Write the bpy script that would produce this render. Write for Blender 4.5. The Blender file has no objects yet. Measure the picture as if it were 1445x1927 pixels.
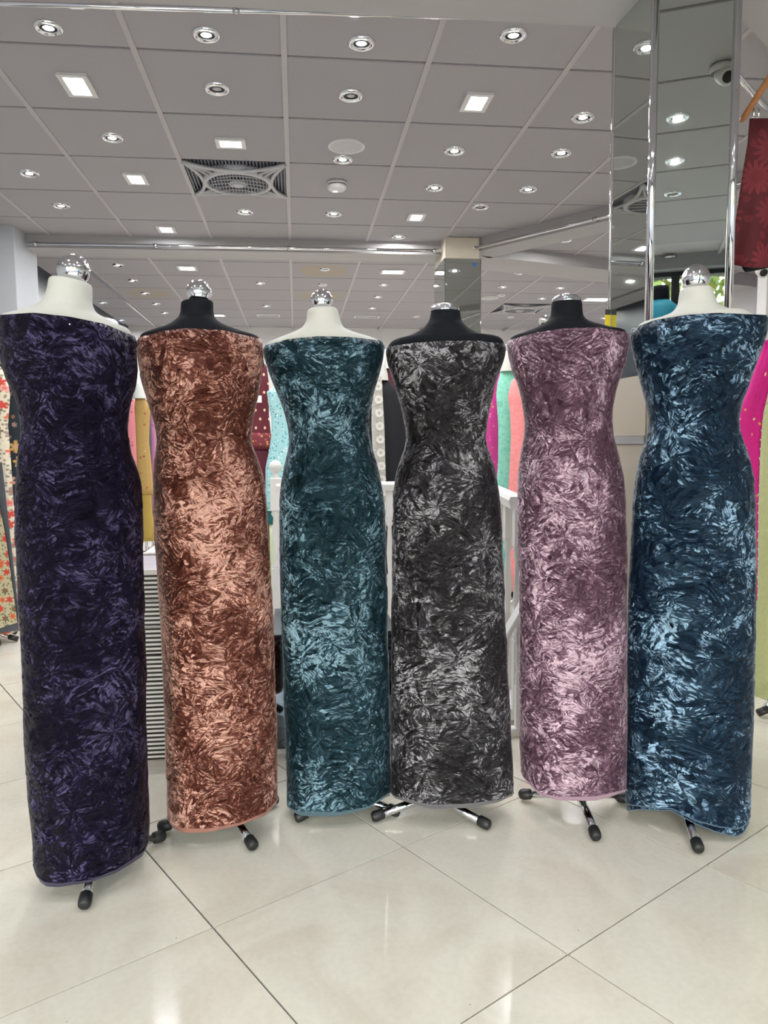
import bpy, bmesh, math, random
import numpy as np
from mathutils import Vector, Matrix
random.seed(4); rng = np.random.default_rng(7)
sc = bpy.context.scene
COL = sc.collection
# ------------------------------------------------------------------ camera
F0, PITCH, YAW, ROLL = 1431.28, .0901, .1135, -.0082     # focal length in pixels of the 1445x1927 frame
CH, H = 1.176, 2.761                                      # camera height, ceiling height
fw = np.array([math.sin(YAW)*math.cos(PITCH), math.cos(YAW)*math.cos(PITCH), -math.sin(PITCH)])
_r = np.array([math.cos(YAW), -math.sin(YAW), 0.0]); _u = np.cross(_r, fw)
rt = math.cos(ROLL)*_r + math.sin(ROLL)*_u; up = -math.sin(ROLL)*_r + math.cos(ROLL)*_u
O = np.array([0, 0, CH])
def ray(x, y): return fw + rt*(x-722.5)/F0 - up*(y-963.5)/F0
def atz(x, y, z): d = ray(x, y); return O + d*(z-CH)/d[2]
def aty(x, y, Y): d = ray(x, y); return O + d*Y/d[1]
def pj(P):
    P = np.asarray(P, float) - O
    return 722.5+F0*(P@rt)/(P@fw), 963.5-F0*(P@up)/(P@fw)
cam = bpy.data.cameras.new('camera'); co = bpy.data.objects.new('camera', cam); COL.objects.link(co)
cam.sensor_fit = 'VERTICAL'; cam.sensor_height = 36.0; cam.lens = F0*36.0/1927.0
cam.clip_start = .05; cam.clip_end = 200
M = Matrix(((rt[0], up[0], -fw[0], 0), (rt[1], up[1], -fw[1], 0), (rt[2], up[2], -fw[2], CH), (0, 0, 0, 1)))
co.matrix_world = M; sc.camera = co
# ------------------------------------------------------------------ world and exposure
w = bpy.data.worlds.new('sky'); sc.world = w; w.use_nodes = True
nt = w.node_tree; bg = nt.nodes['Background']
sky = nt.nodes.new('ShaderNodeTexSky'); sky.sky_type = 'NISHITA'; sky.sun_disc = False
sky.sun_elevation = math.radians(42); sky.sun_rotation = math.radians(200); sky.air_density = 1.2; sky.dust_density = 2.5
nt.links.new(sky.outputs[0], bg.inputs[0]); bg.inputs[1].default_value = 1.4
vs = sc.view_settings; vs.view_transform = 'Standard'; vs.look = 'None'; vs.gamma = 1.0; vs.use_curve_mapping = False
vs.exposure = 0.16
SPOT_W, PANEL_W = 4.7, 3.5
try:
    sc.cycles.use_denoising = True; sc.cycles.use_adaptive_sampling = True; sc.cycles.adaptive_threshold = .03; sc.cycles.max_bounces = 7; sc.cycles.glossy_bounces = 5; sc.cycles.sample_clamp_indirect = 6.0
except Exception: pass
pl = bpy.data.lights.new('window_portal', 'AREA'); pl.shape = 'RECTANGLE'; pl.size = 7.2; pl.size_y = 2.55
po = bpy.data.objects.new('window_portal', pl); COL.objects.link(po)
po.location = (.6, -2.01, 1.35); po.rotation_euler = (math.radians(90), 0, 0)
pl.cycles.is_portal = True
# ------------------------------------------------------------------ materials
def lin(c): return tuple(((v/255)/12.92 if v/255 <= .04045 else ((v/255+.055)/1.055)**2.4) for v in c)+(1,)
class NT:
    def __init__(s, name):
        s.m = bpy.data.materials.new(name); s.m.use_nodes = True; s.t = s.m.node_tree
        s.p = s.t.nodes['Principled BSDF']; s.out = s.t.nodes['Material Output']
    def n(s, typ, props=None, **kw):
        nd = s.t.nodes.new('ShaderNode'+typ)
        for k, v in (props or {}).items(): setattr(nd, k, v)
        for k, v in kw.items():
            key = int(k[1:]) if k[0] == 'i' and k[1:].isdigit() else k.replace('_', ' ')
            s.set(nd.inputs[key], v)
        return nd
    def set(s, inp, v):
        if hasattr(v, 'default_value') and hasattr(v, 'is_linked'): s.t.links.new(v, inp)
        elif hasattr(v, 'outputs'): s.t.links.new(v.outputs[0], inp)
        else: inp.default_value = v
    def math(s, op, a, b=0.0, c=None):
        nd = s.n('Math', {'operation': op}, i0=a, i1=b)
        if c is not None: s.set(nd.inputs[2], c)
        return nd.outputs[0]
    def vec(s, op, a, b=(0, 0, 0)):
        nd = s.n('VectorMath', {'operation': op}); s.set(nd.inputs[0], a)
        if op == 'SCALE': s.set(nd.inputs[3], b)
        elif op not in ('NORMALIZE', 'LENGTH'): s.set(nd.inputs[1], b)
        return nd.outputs[1] if op == 'LENGTH' else nd.outputs[0]
    def ramp(s, fac, stops, interp='LINEAR'):
        nd = s.n('ValToRGB'); s.set(nd.inputs[0], fac); cr = nd.color_ramp; cr.interpolation = interp
        while len(cr.elements) < len(stops): cr.elements.new(.5)
        for e, (p, c) in zip(cr.elements, stops): e.position = p; e.color = c
        return nd.outputs[0]
    def mix(s, f, a, b, typ='MIX'):
        nd = s.n('Mix', {'data_type': 'RGBA', 'blend_type': typ}); s.set(nd.inputs[0], f); s.set(nd.inputs[6], a); s.set(nd.inputs[7], b)
        return nd.outputs[2]
    def bump(s, h, strength=.3, dist=.01): return s.n('Bump', Strength=strength, Distance=dist, Height=h).outputs[0]
    def P(s, **kw):
        for k, v in kw.items(): s.set(s.p.inputs[k.replace('_', ' ')], v)
        return s.m
def plain(name, rgb, rough=.5, metal=0.0, var=.06, scale=30, bump=0.0, **kw):
    t = NT(name); tc = t.n('TexCoord').outputs['Object']
    no = t.n('TexNoise', Vector=tc, Scale=scale, Detail=4.0).outputs[0]
    c = lin(rgb); lo = tuple(v*(1-var) for v in c[:3])+(1,); hi = tuple(min(1, v*(1+var)) for v in c[:3])+(1,)
    t.P(Base_Color=t.ramp(no, [(.3, lo), (.7, hi)]), Roughness=rough, Metallic=metal)
    if bump: t.P(Normal=t.bump(no, bump, .003))
    for k, v in kw.items(): t.set(t.p.inputs[k.replace('_', ' ')], v)
    return t.m
MAT = {}
MAT['chrome'] = plain('chrome', (225, 226, 230), .06, 1.0, .02, 8)
MAT['brushed'] = plain('brushed_steel', (190, 190, 192), .25, 1.0, .04, 40)
MAT['rubber'] = plain('black_rubber', (26, 27, 30), .5, 0, .1, 60, .1)
MAT['white_jersey'] = plain('cream_jersey', (198, 199, 196), .75, 0, .03, 14, .25)
MAT['black_jersey'] = plain('black_jersey', (13, 16, 25), .85, 0, .08, 30, .3, Specular_IOR_Level=.25)
MAT['white_paint'] = plain('white_paint', (226, 225, 226), .45, 0, .02, 6)
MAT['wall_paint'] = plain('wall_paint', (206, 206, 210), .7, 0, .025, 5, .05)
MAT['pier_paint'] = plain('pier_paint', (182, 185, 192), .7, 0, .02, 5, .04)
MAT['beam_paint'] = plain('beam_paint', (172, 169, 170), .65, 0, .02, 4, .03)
MAT['beige'] = plain('beige_cladding', (186, 176, 160), .45, 0, .04, 3)
MAT['plaster'] = plain('cream_plaster', (205, 196, 180), .7, 0, .04, 12, .1)
MAT['grey_band'] = plain('grey_band', (160, 156, 158), .4, 0, .03, 10)
MAT['dark'] = plain('dark_fascia', (34, 40, 50), .35, 0, .08, 6)
MAT['frame_dark'] = plain('dark_aluminium', (52, 54, 58), .4, .6, .05, 10)
MAT['shutter'] = plain('grey_shutter', (150, 152, 156), .45, .4, .05, 20)
MAT['mirror'] = plain('mirror_glass', (206, 212, 207), .015, 1.0, .01, 3)
MAT['smoke_mirror'] = plain('smoked_mirror', (96, 104, 112), .05, 1.0, .03, 3)
MAT['grille'] = plain('fan_grille_grey', (120, 122, 132), .5, 0, .04, 20)
MAT['fan_dark'] = plain('fan_recess', (72, 76, 88), .6, 0, .08, 20)
MAT['fan_frame'] = plain('fan_frame_white', (186, 184, 188), .45, 0, .03, 15)
MAT['lens_off'] = plain('unlit_lens', (170, 168, 168), .25, 0, .1, 60)
MAT['plastic_white'] = plain('white_plastic', (214, 212, 212), .4, 0, .02, 10)
MAT['wood'] = plain('hanger_wood', (172, 118, 78), .4, 0, .18, 40)
MAT['grout'] = plain('dark_grout', (62, 56, 55), .9, 0, .2, 40)
MAT['blue_tag'] = plain('blue_sticker', (30, 92, 160), .4)
MAT['pavement'] = plain('pavement', (150, 148, 142), .9, 0, .1, 3)
MAT['bark'] = plain('bark', (96, 84, 70), .9, 0, .2, 12, .4)
def m_emit(name, rgb, s):
    t = NT(name); no = t.n('TexNoise', Vector=t.n('TexCoord').outputs['Object'], Scale=80.0).outputs[0]
    t.P(Base_Color=(.9, .9, .9, 1), Roughness=.4, Emission_Color=t.ramp(no, [(0, lin(rgb)), (1, lin(tuple(min(255, v+6) for v in rgb)))]), Emission_Strength=s); return t.m
MAT['lens'] = m_emit('lit_lens', (255, 248, 236), 14.0)
MAT['panel'] = m_emit('lit_panel', (250, 250, 255), 12.0)
def m_leaf():
    t = NT('leaf'); g = t.n('NewGeometry')
    t.P(Base_Color=t.ramp(g.outputs['Random Per Island'], [(0, lin((92, 120, 40))), (.5, lin((150, 165, 60))), (1, lin((205, 190, 80)))]), Roughness=.6); return t.m
MAT['leaf'] = m_leaf()
def m_floor():
    t = NT('polished_porcelain'); tc = t.n('TexCoord').outputs['Object']; oi = t.n('ObjectInfo')
    off = t.vec('ADD', tc, t.vec('SCALE', oi.outputs['Location'], 3.7))
    a = t.n('TexNoise', Vector=off, Scale=3.0, Detail=4.0, Distortion=1.2).outputs[0]
    b = t.n('TexNoise', Vector=off, Scale=60.0, Detail=3.0).outputs[0]
    c = t.ramp(a, [(.3, lin((209, 201, 188))), (.55, lin((219, 216, 204))), (.8, lin((212, 209, 197)))])
    c = t.mix(.08, c, t.ramp(b, [(.35, lin((170, 160, 145))), (.6, lin((225, 220, 208)))]))
    sp = t.n('TexVoronoi', {'feature': 'F1'}, Vector=off, Scale=16.0, Randomness=1.0)
    spot = t.math('MULTIPLY', t.math('LESS_THAN', sp.outputs[0], .035), t.math('GREATER_THAN', t.n('SeparateColor', Color=sp.outputs['Color']).outputs[0], .86))
    c = t.mix(t.math('MULTIPLY', spot, .7), c, lin((80, 72, 64)))
    return t.P(Base_Color=c, Roughness=t.math('MULTIPLY_ADD', b, .06, .11), Specular_IOR_Level=.48, Normal=t.bump(a, .02, .01))
MAT['floor'] = m_floor()
def m_tile(name, rgb, stain=None):
    t = NT(name); tc = t.n('TexCoord').outputs['Object']; oi = t.n('ObjectInfo')
    a = t.n('TexNoise', Vector=t.vec('ADD', tc, oi.outputs['Location']), Scale=140.0, Detail=3.0).outputs[0]
    c = lin(rgb); br = t.math('MULTIPLY_ADD', oi.outputs['Random'], .05, .965)
    col = t.vec('SCALE', t.ramp(a, [(.3, tuple(v*.95 for v in c[:3])+(1,)), (.7, c)]), br)
    if stain:
        d = t.vec('LENGTH', t.vec('MULTIPLY', tc, (1, 1, 0))); d = t.math('ADD', d, t.math('MULTIPLY', t.n('TexNoise', Vector=tc, Scale=9.0).outputs[0], .08))
        col = t.mix(t.ramp(d, [(.0, (.55,)*3+(1,)), (.2, (.6,)*3+(1,)), (.25, (1,)*3+(1,)), (.262, (0,)*3+(1,))]), col, lin(stain))
    return t.P(Base_Color=col, Roughness=.85, Normal=t.bump(a, .25, .002))
MAT['tile'] = m_tile('ceiling_tile', (167, 163, 167)); MAT['tile_stain'] = m_tile('stained_ceiling_tile', (167, 163, 165), (172, 156, 136))
MAT['tee'] = plain('grid_tee', (178, 173, 176), .5, 0, .02, 8)
def m_stripe():
    t = NT('black_white_stripe'); z = t.n('SeparateXYZ', Vector=t.n('TexCoord').outputs['Object']).outputs[2]
    f = t.math('FRACT', t.math('MULTIPLY', z, 1/.0165)); s = t.math('GREATER_THAN', f, .5)
    return t.P(Base_Color=t.mix(s, lin((18, 18, 22)), lin((226, 226, 228))), Roughness=.3)
MAT['stripe'] = m_stripe()
MAT['podium_top'] = plain('lilac_grey_top', (120, 116, 140), .25)
def m_velvet(name, dark, mid, light, seed, bias=0.0, k=1.0, rim=.35):
    t = NT(name); uv = t.n('UVMap').outputs[0]
    uv = t.vec('ADD', uv, (seed*3.17, seed*1.91, 0))
    def noise(scale, detail=2.0, v=None, **kw): return t.n('TexNoise', {'noise_dimensions': '2D'}, Vector=uv if v is None else v, Scale=scale, Detail=detail, **kw)
    def jit(scale, amt): return t.vec('SCALE', t.vec('SUBTRACT', noise(scale, 1.0).outputs['Color'], (.5, .5, .5)), amt)
    w1 = t.vec('ADD', uv, jit(11.0, .035))
    def vor(v, scale): return t.n('TexVoronoi', {'voronoi_dimensions': '2D', 'feature': 'F1'}, Vector=v, Scale=scale, Randomness=1.0)
    # bursts: shards radiating from scattered points, as pressed pile lies
    A = vor(w1, 8.0*k); loc = t.vec('SUBTRACT', w1, A.outputs['Position']); sx = t.n('SeparateXYZ', Vector=loc)
    th = t.math('ARCTAN2', sx.outputs[1], sx.outputs[0]); rr = t.vec('LENGTH', loc); ca = t.n('SeparateColor', Color=A.outputs['Color'])
    bv = t.n('CombineXYZ', X=t.math('MULTIPLY_ADD', th, 5.0, t.math('MULTIPLY', ca.outputs[0], 30.0)), Y=t.math('MULTIPLY', rr, 36.0*k)).outputs[0]
    S1 = vor(t.vec('ADD', bv, jit(60.0*k, .8)), 1.0)
    # clumps of lying shards, each clump turned its own way but mostly crosswise
    def lying(sc_, sx_, sy_, spread, ja):
        B = vor(w1, sc_); cb = t.n('SeparateColor', Color=B.outputs['Color'])
        rot = t.n('VectorRotate', {'rotation_type': 'Z_AXIS'}, Vector=t.vec('SUBTRACT', w1, B.outputs['Position']), Angle=t.math('MULTIPLY_ADD', cb.outputs[0], spread, -spread/2)).outputs[0]
        return vor(t.vec('ADD', t.vec('ADD', t.vec('MULTIPLY', rot, (sx_, sy_, 1)), t.vec('SCALE', B.outputs['Color'], 40.0)), jit(80.0*k, ja)), 1.0)
    S2 = lying(15.0*k, 40*k, 170*k, 1.9, 1.1)
    S3 = lying(34.0*k, 85*k, 340*k, 2.6, 1.3)
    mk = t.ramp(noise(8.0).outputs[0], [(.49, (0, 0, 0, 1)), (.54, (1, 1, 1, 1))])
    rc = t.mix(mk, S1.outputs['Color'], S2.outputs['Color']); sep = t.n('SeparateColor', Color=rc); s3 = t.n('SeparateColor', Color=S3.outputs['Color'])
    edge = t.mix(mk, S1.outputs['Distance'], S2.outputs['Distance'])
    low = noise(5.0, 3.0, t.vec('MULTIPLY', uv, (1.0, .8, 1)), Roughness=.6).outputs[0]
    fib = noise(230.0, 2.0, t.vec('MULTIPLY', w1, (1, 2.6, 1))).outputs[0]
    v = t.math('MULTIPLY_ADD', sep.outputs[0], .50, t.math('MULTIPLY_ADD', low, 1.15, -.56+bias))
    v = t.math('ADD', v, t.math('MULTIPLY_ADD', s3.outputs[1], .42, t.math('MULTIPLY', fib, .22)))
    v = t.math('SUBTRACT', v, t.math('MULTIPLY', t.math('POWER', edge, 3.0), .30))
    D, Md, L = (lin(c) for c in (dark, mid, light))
    col = t.ramp(v, [(.30, D), (.50, tuple((a*.62+b*.38) for a, b in zip(D, Md))), (.63, Md), (.86, L)])  # nap highlights and shaded pile are painted into the base colour here
    # the crushed pile leans a different way in every shard: tilt the shading normal shard by shard
    til = t.vec('SCALE', t.vec('SUBTRACT', t.mix(.35, rc, S3.outputs['Color']), (.5, .5, .5)), 1.7)
    bmp = t.bump(t.math('ADD', v, t.math('MULTIPLY', edge, -.5)), .7, .003)
    nn = t.vec('NORMALIZE', t.vec('ADD', bmp, til))
    t.P(Base_Color=col, Roughness=.38, Specular_IOR_Level=.35, Specular_Tint=L, Normal=nn)
    sh = t.n('BsdfSheen', Color=tuple(x*rim for x in L[:3])+(1,), Roughness=.30); ad = t.n('AddShader')
    t.t.links.new(t.p.outputs[0], ad.inputs[0]); t.t.links.new(sh.outputs[0], ad.inputs[1]); t.t.links.new(ad.outputs[0], t.out.inputs[0])
    return t.m
def m_petal(name, base, cols, scale, npet=6, size=.34, rnd=.8, ringc=None, flat=(1, 0, 0)):
    """cloth printed with scattered petalled flowers"""
    t = NT(name); ob = t.n('SeparateXYZ', Vector=t.n('TexCoord').outputs['Object'])
    p = t.n('CombineXYZ', X=ob.outputs[0], Y=ob.outputs[2]).outputs[0]
    A = t.n('TexVoronoi', {'voronoi_dimensions': '2D'}, Vector=p, Scale=scale, Randomness=rnd)
    lo = t.n('SeparateXYZ', Vector=t.vec('SUBTRACT', p, A.outputs['Position'])); th = t.math('ARCTAN2', lo.outputs[1], lo.outputs[0])
    ca = t.n('SeparateColor', Color=A.outputs['Color']); ph = t.math('MULTIPLY_ADD', th, npet/2, t.math('MULTIPLY', ca.outputs[1], 6.0))
    lim = t.math('MULTIPLY_ADD', t.math('ABSOLUTE', t.math('COSINE', ph)), size*.55, size*.45)
    f = t.math('LESS_THAN', A.outputs[0], lim); f2 = t.math('LESS_THAN', A.outputs[0], t.math('MULTIPLY', lim, .45))
    no = t.n('TexNoise', Vector=p, Scale=45.0, Detail=3.0).outputs[0]; b = lin(base)
    bc = t.ramp(no, [(.3, tuple(v*.85 for v in b[:3])+(1,)), (.7, b)])
    lf = t.n('TexVoronoi', {'voronoi_dimensions': '2D'}, Vector=t.vec('ADD', p, t.vec('SCALE', t.n('TexNoise', Vector=p, Scale=20.0).outputs['Color'], .02)), Scale=scale*2.3, Randomness=1.0)
    bc = t.mix(t.math('MULTIPLY', t.math('LESS_THAN', lf.outputs[0], .22), .8), bc, lin(cols[-1]))
    c = t.mix(f, bc, t.ramp(ca.outputs[0], [(i/len(cols), lin(q)) for i, q in enumerate(cols)], 'CONSTANT'))
    c = t.mix(t.math('MULTIPLY', f2, .6), c, lin(ringc or cols[0]))
    return t.P(Base_Color=c, Roughness=.75, Normal=t.bump(t.math('ADD', no, f), .25, .003))
def m_dots(name, base, dot, sx, sz, r):
    """cloth woven with small motifs in staggered rows"""
    t = NT(name); ob = t.n('SeparateXYZ', Vector=t.n('TexCoord').outputs['Object']); z = t.math('MULTIPLY', ob.outputs[2], sz)
    st = t.math('MULTIPLY', t.math('MODULO', t.math('FLOOR', t.math('ADD', z, 100.0)), 2.0), .5); x = t.math('ADD', t.math('MULTIPLY', ob.outputs[0], sx), st)
    fx, fz = t.math('SUBTRACT', t.math('FRACT', x), .5), t.math('SUBTRACT', t.math('FRACT', z), .5)
    d = t.vec('LENGTH', t.n('CombineXYZ', X=fx, Y=t.math('MULTIPLY', fz, .8)).outputs[0]); no = t.n('TexNoise', Vector=t.n('TexCoord').outputs['Object'], Scale=60.0).outputs[0]; b = lin(base)
    return t.P(Base_Color=t.mix(t.math('LESS_THAN', d, r), t.ramp(no, [(.3, tuple(v*.85 for v in b[:3])+(1,)), (.7, b)]), lin(dot)), Roughness=.65)
def m_fabric(name, base, spots, scale=24, thr=.42, rough=.7, stretch=(1, 1, 1)):
    """plain woven cloth with little scattered motifs in the given colours"""
    t = NT(name); tc = t.vec('MULTIPLY', t.n('TexCoord').outputs['Object'], stretch)
    tc = t.vec('ADD', tc, t.vec('SCALE', t.n('TexNoise', Vector=tc, Scale=30.0).outputs['Color'], .012))
    vo = t.n('TexVoronoi', Vector=tc, Scale=scale, Randomness=.75)
    k = t.n('SeparateColor', Color=vo.outputs['Color']).outputs[0]
    stops = [(i/max(1, len(spots)), lin(c)) for i, c in enumerate(spots)]
    sc_ = t.ramp(k, stops, 'CONSTANT'); no = t.n('TexNoise', Vector=tc, Scale=60.0, Detail=3.0).outputs[0]
    f = t.math('LESS_THAN', t.math('ADD', vo.outputs[0], t.math('MULTIPLY', no, .2)), thr)
    b = lin(base); bc = t.ramp(no, [(.3, tuple(v*.88 for v in b[:3])+(1,)), (.7, b)])
    return t.P(Base_Color=t.mix(f, bc, sc_), Roughness=rough, Normal=t.bump(no, .2, .002))
# ------------------------------------------------------------------ mesh helpers
def link(name, me, mat, parent=None, smooth=True):
    o = bpy.data.objects.new(name, me); COL.objects.link(o)
    if mat is not None and not me.materials: me.materials.append(MAT[mat] if isinstance(mat, str) else mat)
    if smooth and len(me.polygons): me.polygons.foreach_set('use_smooth', [True]*len(me.polygons))
    if parent: o.parent = parent
    return o
def raw(name, v, f, mat, parent=None, smooth=False):
    me = bpy.data.meshes.new(name); me.from_pydata([tuple(map(float, p)) for p in v], [], f); me.update()
    return link(name, me, mat, parent, smooth)
def obm(name, bm, mat, parent=None, smooth=False):
    me = bpy.data.meshes.new(name); bm.to_mesh(me); bm.free(); return link(name, me, mat, parent, smooth)
def bbox(bm, lo, hi):
    r = bmesh.ops.create_cube(bm, size=1.0)
    for v in r['verts']: v.co = Vector([(lo[i]+hi[i])/2+v.co[i]*(hi[i]-lo[i]) for i in range(3)])
    return r['verts']
def bev(bm, w, seg=1): bmesh.ops.bevel(bm, geom=list(bm.edges), offset=w, segments=seg, affect='EDGES', profile=.5)
def box(name, lo, hi, mat, parent=None, bevel=0.0):
    bm = bmesh.new(); bbox(bm, lo, hi)
    if bevel: bev(bm, bevel)
    return obm(name, bm, mat, parent)
def tube_bm(bm, pts, r, seg=12, cap=True):
    pts = [Vector(tuple(map(float, p))) for p in pts]; rings = []; n = len(pts)
    rs = r if hasattr(r, '__len__') else [r]*n; ref = None
    for i, p in enumerate(pts):
        d = (pts[min(i+1, n-1)]-pts[max(i-1, 0)]).normalized()
        if ref is None: ref = Vector((0, 0, 1)) if abs(d.z) < .9 else Vector((1, 0, 0))
        a = (ref-d*ref.dot(d)).normalized(); ref = a; b = d.cross(a)
        rings.append([bm.verts.new(p+(a*math.cos(t)+b*math.sin(t))*rs[i]) for t in (2*math.pi*k/seg for k in range(seg))])
    for A, B in zip(rings, rings[1:]):
        for k in range(seg): bm.faces.new((A[k], A[(k+1) % seg], B[(k+1) % seg], B[k]))
    if cap: bm.faces.new(rings[0][::-1]); bm.faces.new(rings[-1])
def tube(name, pts, r, mat, parent=None, seg=12):
    bm = bmesh.new(); tube_bm(bm, pts, r, seg); return obm(name, bm, mat, parent, True)
def lathe(name, prof, mat, parent=None, seg=24, loc=(0, 0, 0), smooth=True):
    """prof = [(radius, z)] about the z axis"""
    bm = bmesh.new(); rings = []
    for r_, z in prof:
        if r_ < 1e-5: rings.append([bm.verts.new((loc[0], loc[1], loc[2]+z))])
        else: rings.append([bm.verts.new((loc[0]+r_*math.cos(2*math.pi*k/seg), loc[1]+r_*math.sin(2*math.pi*k/seg), loc[2]+z)) for k in range(seg)])
    for A, B in zip(rings, rings[1:]):
        for k in range(seg):
            a, b = A[k % len(A)], A[(k+1) % len(A)]; c, d = B[(k+1) % len(B)], B[k % len(B)]
            vs_ = [a]+([b] if b is not a else [])+[c]+([d] if d is not c else [])
            if len(vs_) > 2: bm.faces.new(vs_)
    bmesh.ops.recalc_face_normals(bm, faces=bm.faces); return obm(name, bm, mat, parent, smooth)
def prism(name, poly, z0, z1, mat, parent=None):
    n = len(poly); v = [(x, y, z0) for x, y in poly]+[(x, y, z1) for x, y in poly]
    f = [tuple(range(n))[::-1], tuple(range(n, 2*n))]+[(i, (i+1) % n, n+(i+1) % n, n+i) for i in range(n)]
    return raw(name, v, f, mat, parent)
def thing(name, label, cat, loc=(0, 0, 0), group=None):
    o = bpy.data.objects.new(name, None); COL.objects.link(o); o.location = loc; o.empty_display_size = .05
    return tag(o, label, cat, group)
def tag(o, label=None, cat=None, group=None, kind=None):
    if label: o['label'] = label
    if cat: o['category'] = cat
    if group: o['group'] = group
    if kind: o['kind'] = kind
    return o
def struct(o, label): return tag(o, label, kind='structure')
def adopt(o, parent):
    """parent a mesh built in world coordinates to an Empty that already has its place"""
    o.parent = parent; o.matrix_parent_inverse = Matrix.Translation(parent.location).inverted(); return o
# ------------------------------------------------------------------ the room shell
TX0, TY0, T = -1.2208, 3.3093, .6                          # ceiling grid origin and pitch
XL, XR, YF, YB = -3.3, 4.6, -2.05, 10.85
floor = struct(box('floor', (XL, YF, -.12), (XR, YB, -.006), 'grout'), 'polished cream porcelain tile floor laid on the diagonal')
FA = -1.0268; fo = np.array([.2894, 2.109]); eu = np.array([math.cos(FA), math.sin(FA)]); ev = np.array([-math.sin(FA), math.cos(FA)])
bm = bmesh.new(); bbox(bm, (-.2976, -.2976, -.010), (.2976, .2976, 0)); tme = bpy.data.meshes.new('floor_tile'); bm.to_mesh(tme); bm.free(); tme.materials.append(MAT['floor'])
for i in range(-16, 20):
    for j in range(-12, 16):
        c = fo+T*((i+.5)*eu+(j+.5)*ev)
        if XL-.1 < c[0] < XR+.1 and YF-.05 < c[1] < YB+.1:
            if c[1] < .9 and abs(c[0]-.5) > 2.3: continue
            if c[0] > 3.9 or (c[0] < -2.75 and c[1] < 3.5): continue
            o = bpy.data.objects.new('floor_tile', tme); COL.objects.link(o); o.parent = floor; o.location = (c[0], c[1], 0); o.rotation_euler = (0, 0, FA+random.choice((0, 1, 2, 3))*math.pi/2)
ceil = struct(box('ceiling', (XL, YF, H+.03), (XR, YB, H+.12), 'tee'), 'suspended ceiling of square off-white tiles in a white grid')
bm = bmesh.new(); bbox(bm, (-.291, -.291, .004), (.291, .291, .02)); bev(bm, .003); cme = bpy.data.meshes.new('ceiling_tile'); bm.to_mesh(cme); bm.free(); cme.materials.append(MAT['tile'])
sme = cme.copy(); sme.materials.clear(); sme.materials.append(MAT['tile_stain'])
def cell(px, py): p = atz(px, py, H); return (math.floor((p[0]-TX0)/T), math.floor((p[1]-TY0)/T))
stains = {cell(300, 556), cell(611, 509), cell(570, 554)}; FAN1, FAN2 = cell(440, 340), cell(990, 580)
i0, i1, j0, j1 = math.ceil((XL-TX0)/T), math.floor((XR-TX0)/T), math.ceil((YF-TY0)/T), math.floor((YB-TY0)/T)
for i in range(i0, i1):
    for j in range(j0, j1):
        if (i, j) in (FAN1, FAN2): continue
        o = bpy.data.objects.new('ceiling_tile', sme if (i, j) in stains else cme); COL.objects.link(o); o.parent = ceil
        o.location = (TX0+T*(i+.5), TY0+T*(j+.5), H)
for i in range(i0, i1+1): box('grid_tee', (TX0+T*i-.012, YF, H), (TX0+T*i+.012, YB, H+.03), 'tee', ceil)
for j in range(j0, j1+1): box('grid_tee', (XL, TY0+T*j-.009, H+.016), (XR, TY0+T*j+.009, H+.03), 'tee', ceil)
struct(box('wall_left', (XL-.1, YF, 0), (XL, 5.9, H+.11), 'wall_paint'), 'pale left wall of the front sales floor')
struct(box('wall_right', (XR, YF, 0), (XR+.1, YB, H+.11), 'wall_paint'), 'pale right wall of the shop')
struct(box('wall_back', (XL, YB, 0), (XR, YB+.1, H+.11), 'white_paint'), 'white back wall at the far end of the shop')
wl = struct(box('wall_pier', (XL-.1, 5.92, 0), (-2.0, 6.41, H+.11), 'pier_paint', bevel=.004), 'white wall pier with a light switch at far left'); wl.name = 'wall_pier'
struct(box('wall_rear_left', (-2.36, 6.41, 0), (-2.24, YB, H+.03), 'dark'), 'dark panelled wall of the rear room behind the white pier')
tr = struct(box('trim_1', (-1.84, 6.42, H-.02), (-1.815, YB, H), 'brushed'), 'pale glass edge strip running along the rear ceiling')
# downstand beams
BD = .092
def beam(name, a, b, wdt, label, drop=BD):
    a, b = np.array(a), np.array(b); d = (b-a)/np.linalg.norm(b-a); n = np.array([-d[1], d[0]])
    return struct(prism(name, [tuple(a), tuple(b), tuple(b+n*wdt), tuple(a+n*wdt)], H-drop, H+.03, 'beam_paint'), label)
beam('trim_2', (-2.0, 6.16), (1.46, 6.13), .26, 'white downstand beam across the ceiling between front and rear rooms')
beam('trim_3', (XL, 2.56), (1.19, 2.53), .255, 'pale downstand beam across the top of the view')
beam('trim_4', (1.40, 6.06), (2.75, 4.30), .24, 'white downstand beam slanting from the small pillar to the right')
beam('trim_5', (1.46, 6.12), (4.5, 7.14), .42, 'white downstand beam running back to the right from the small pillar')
struct(box('wall_partition', (2.98, 4.62, 0), (4.6, 4.72, H), 'white_paint'), 'white partition wall at far right')
p1, p2 = atz(1392, 0, H), atz(1445, 58, H); d = (p2-p1)/np.linalg.norm(p2-p1)
beam('trim_6', tuple((p1-d*.5)[:2]), tuple((p2+d*1.2)[:2]), -.14, 'narrow white beam under the ceiling right of the mirrored column', .06)
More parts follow.
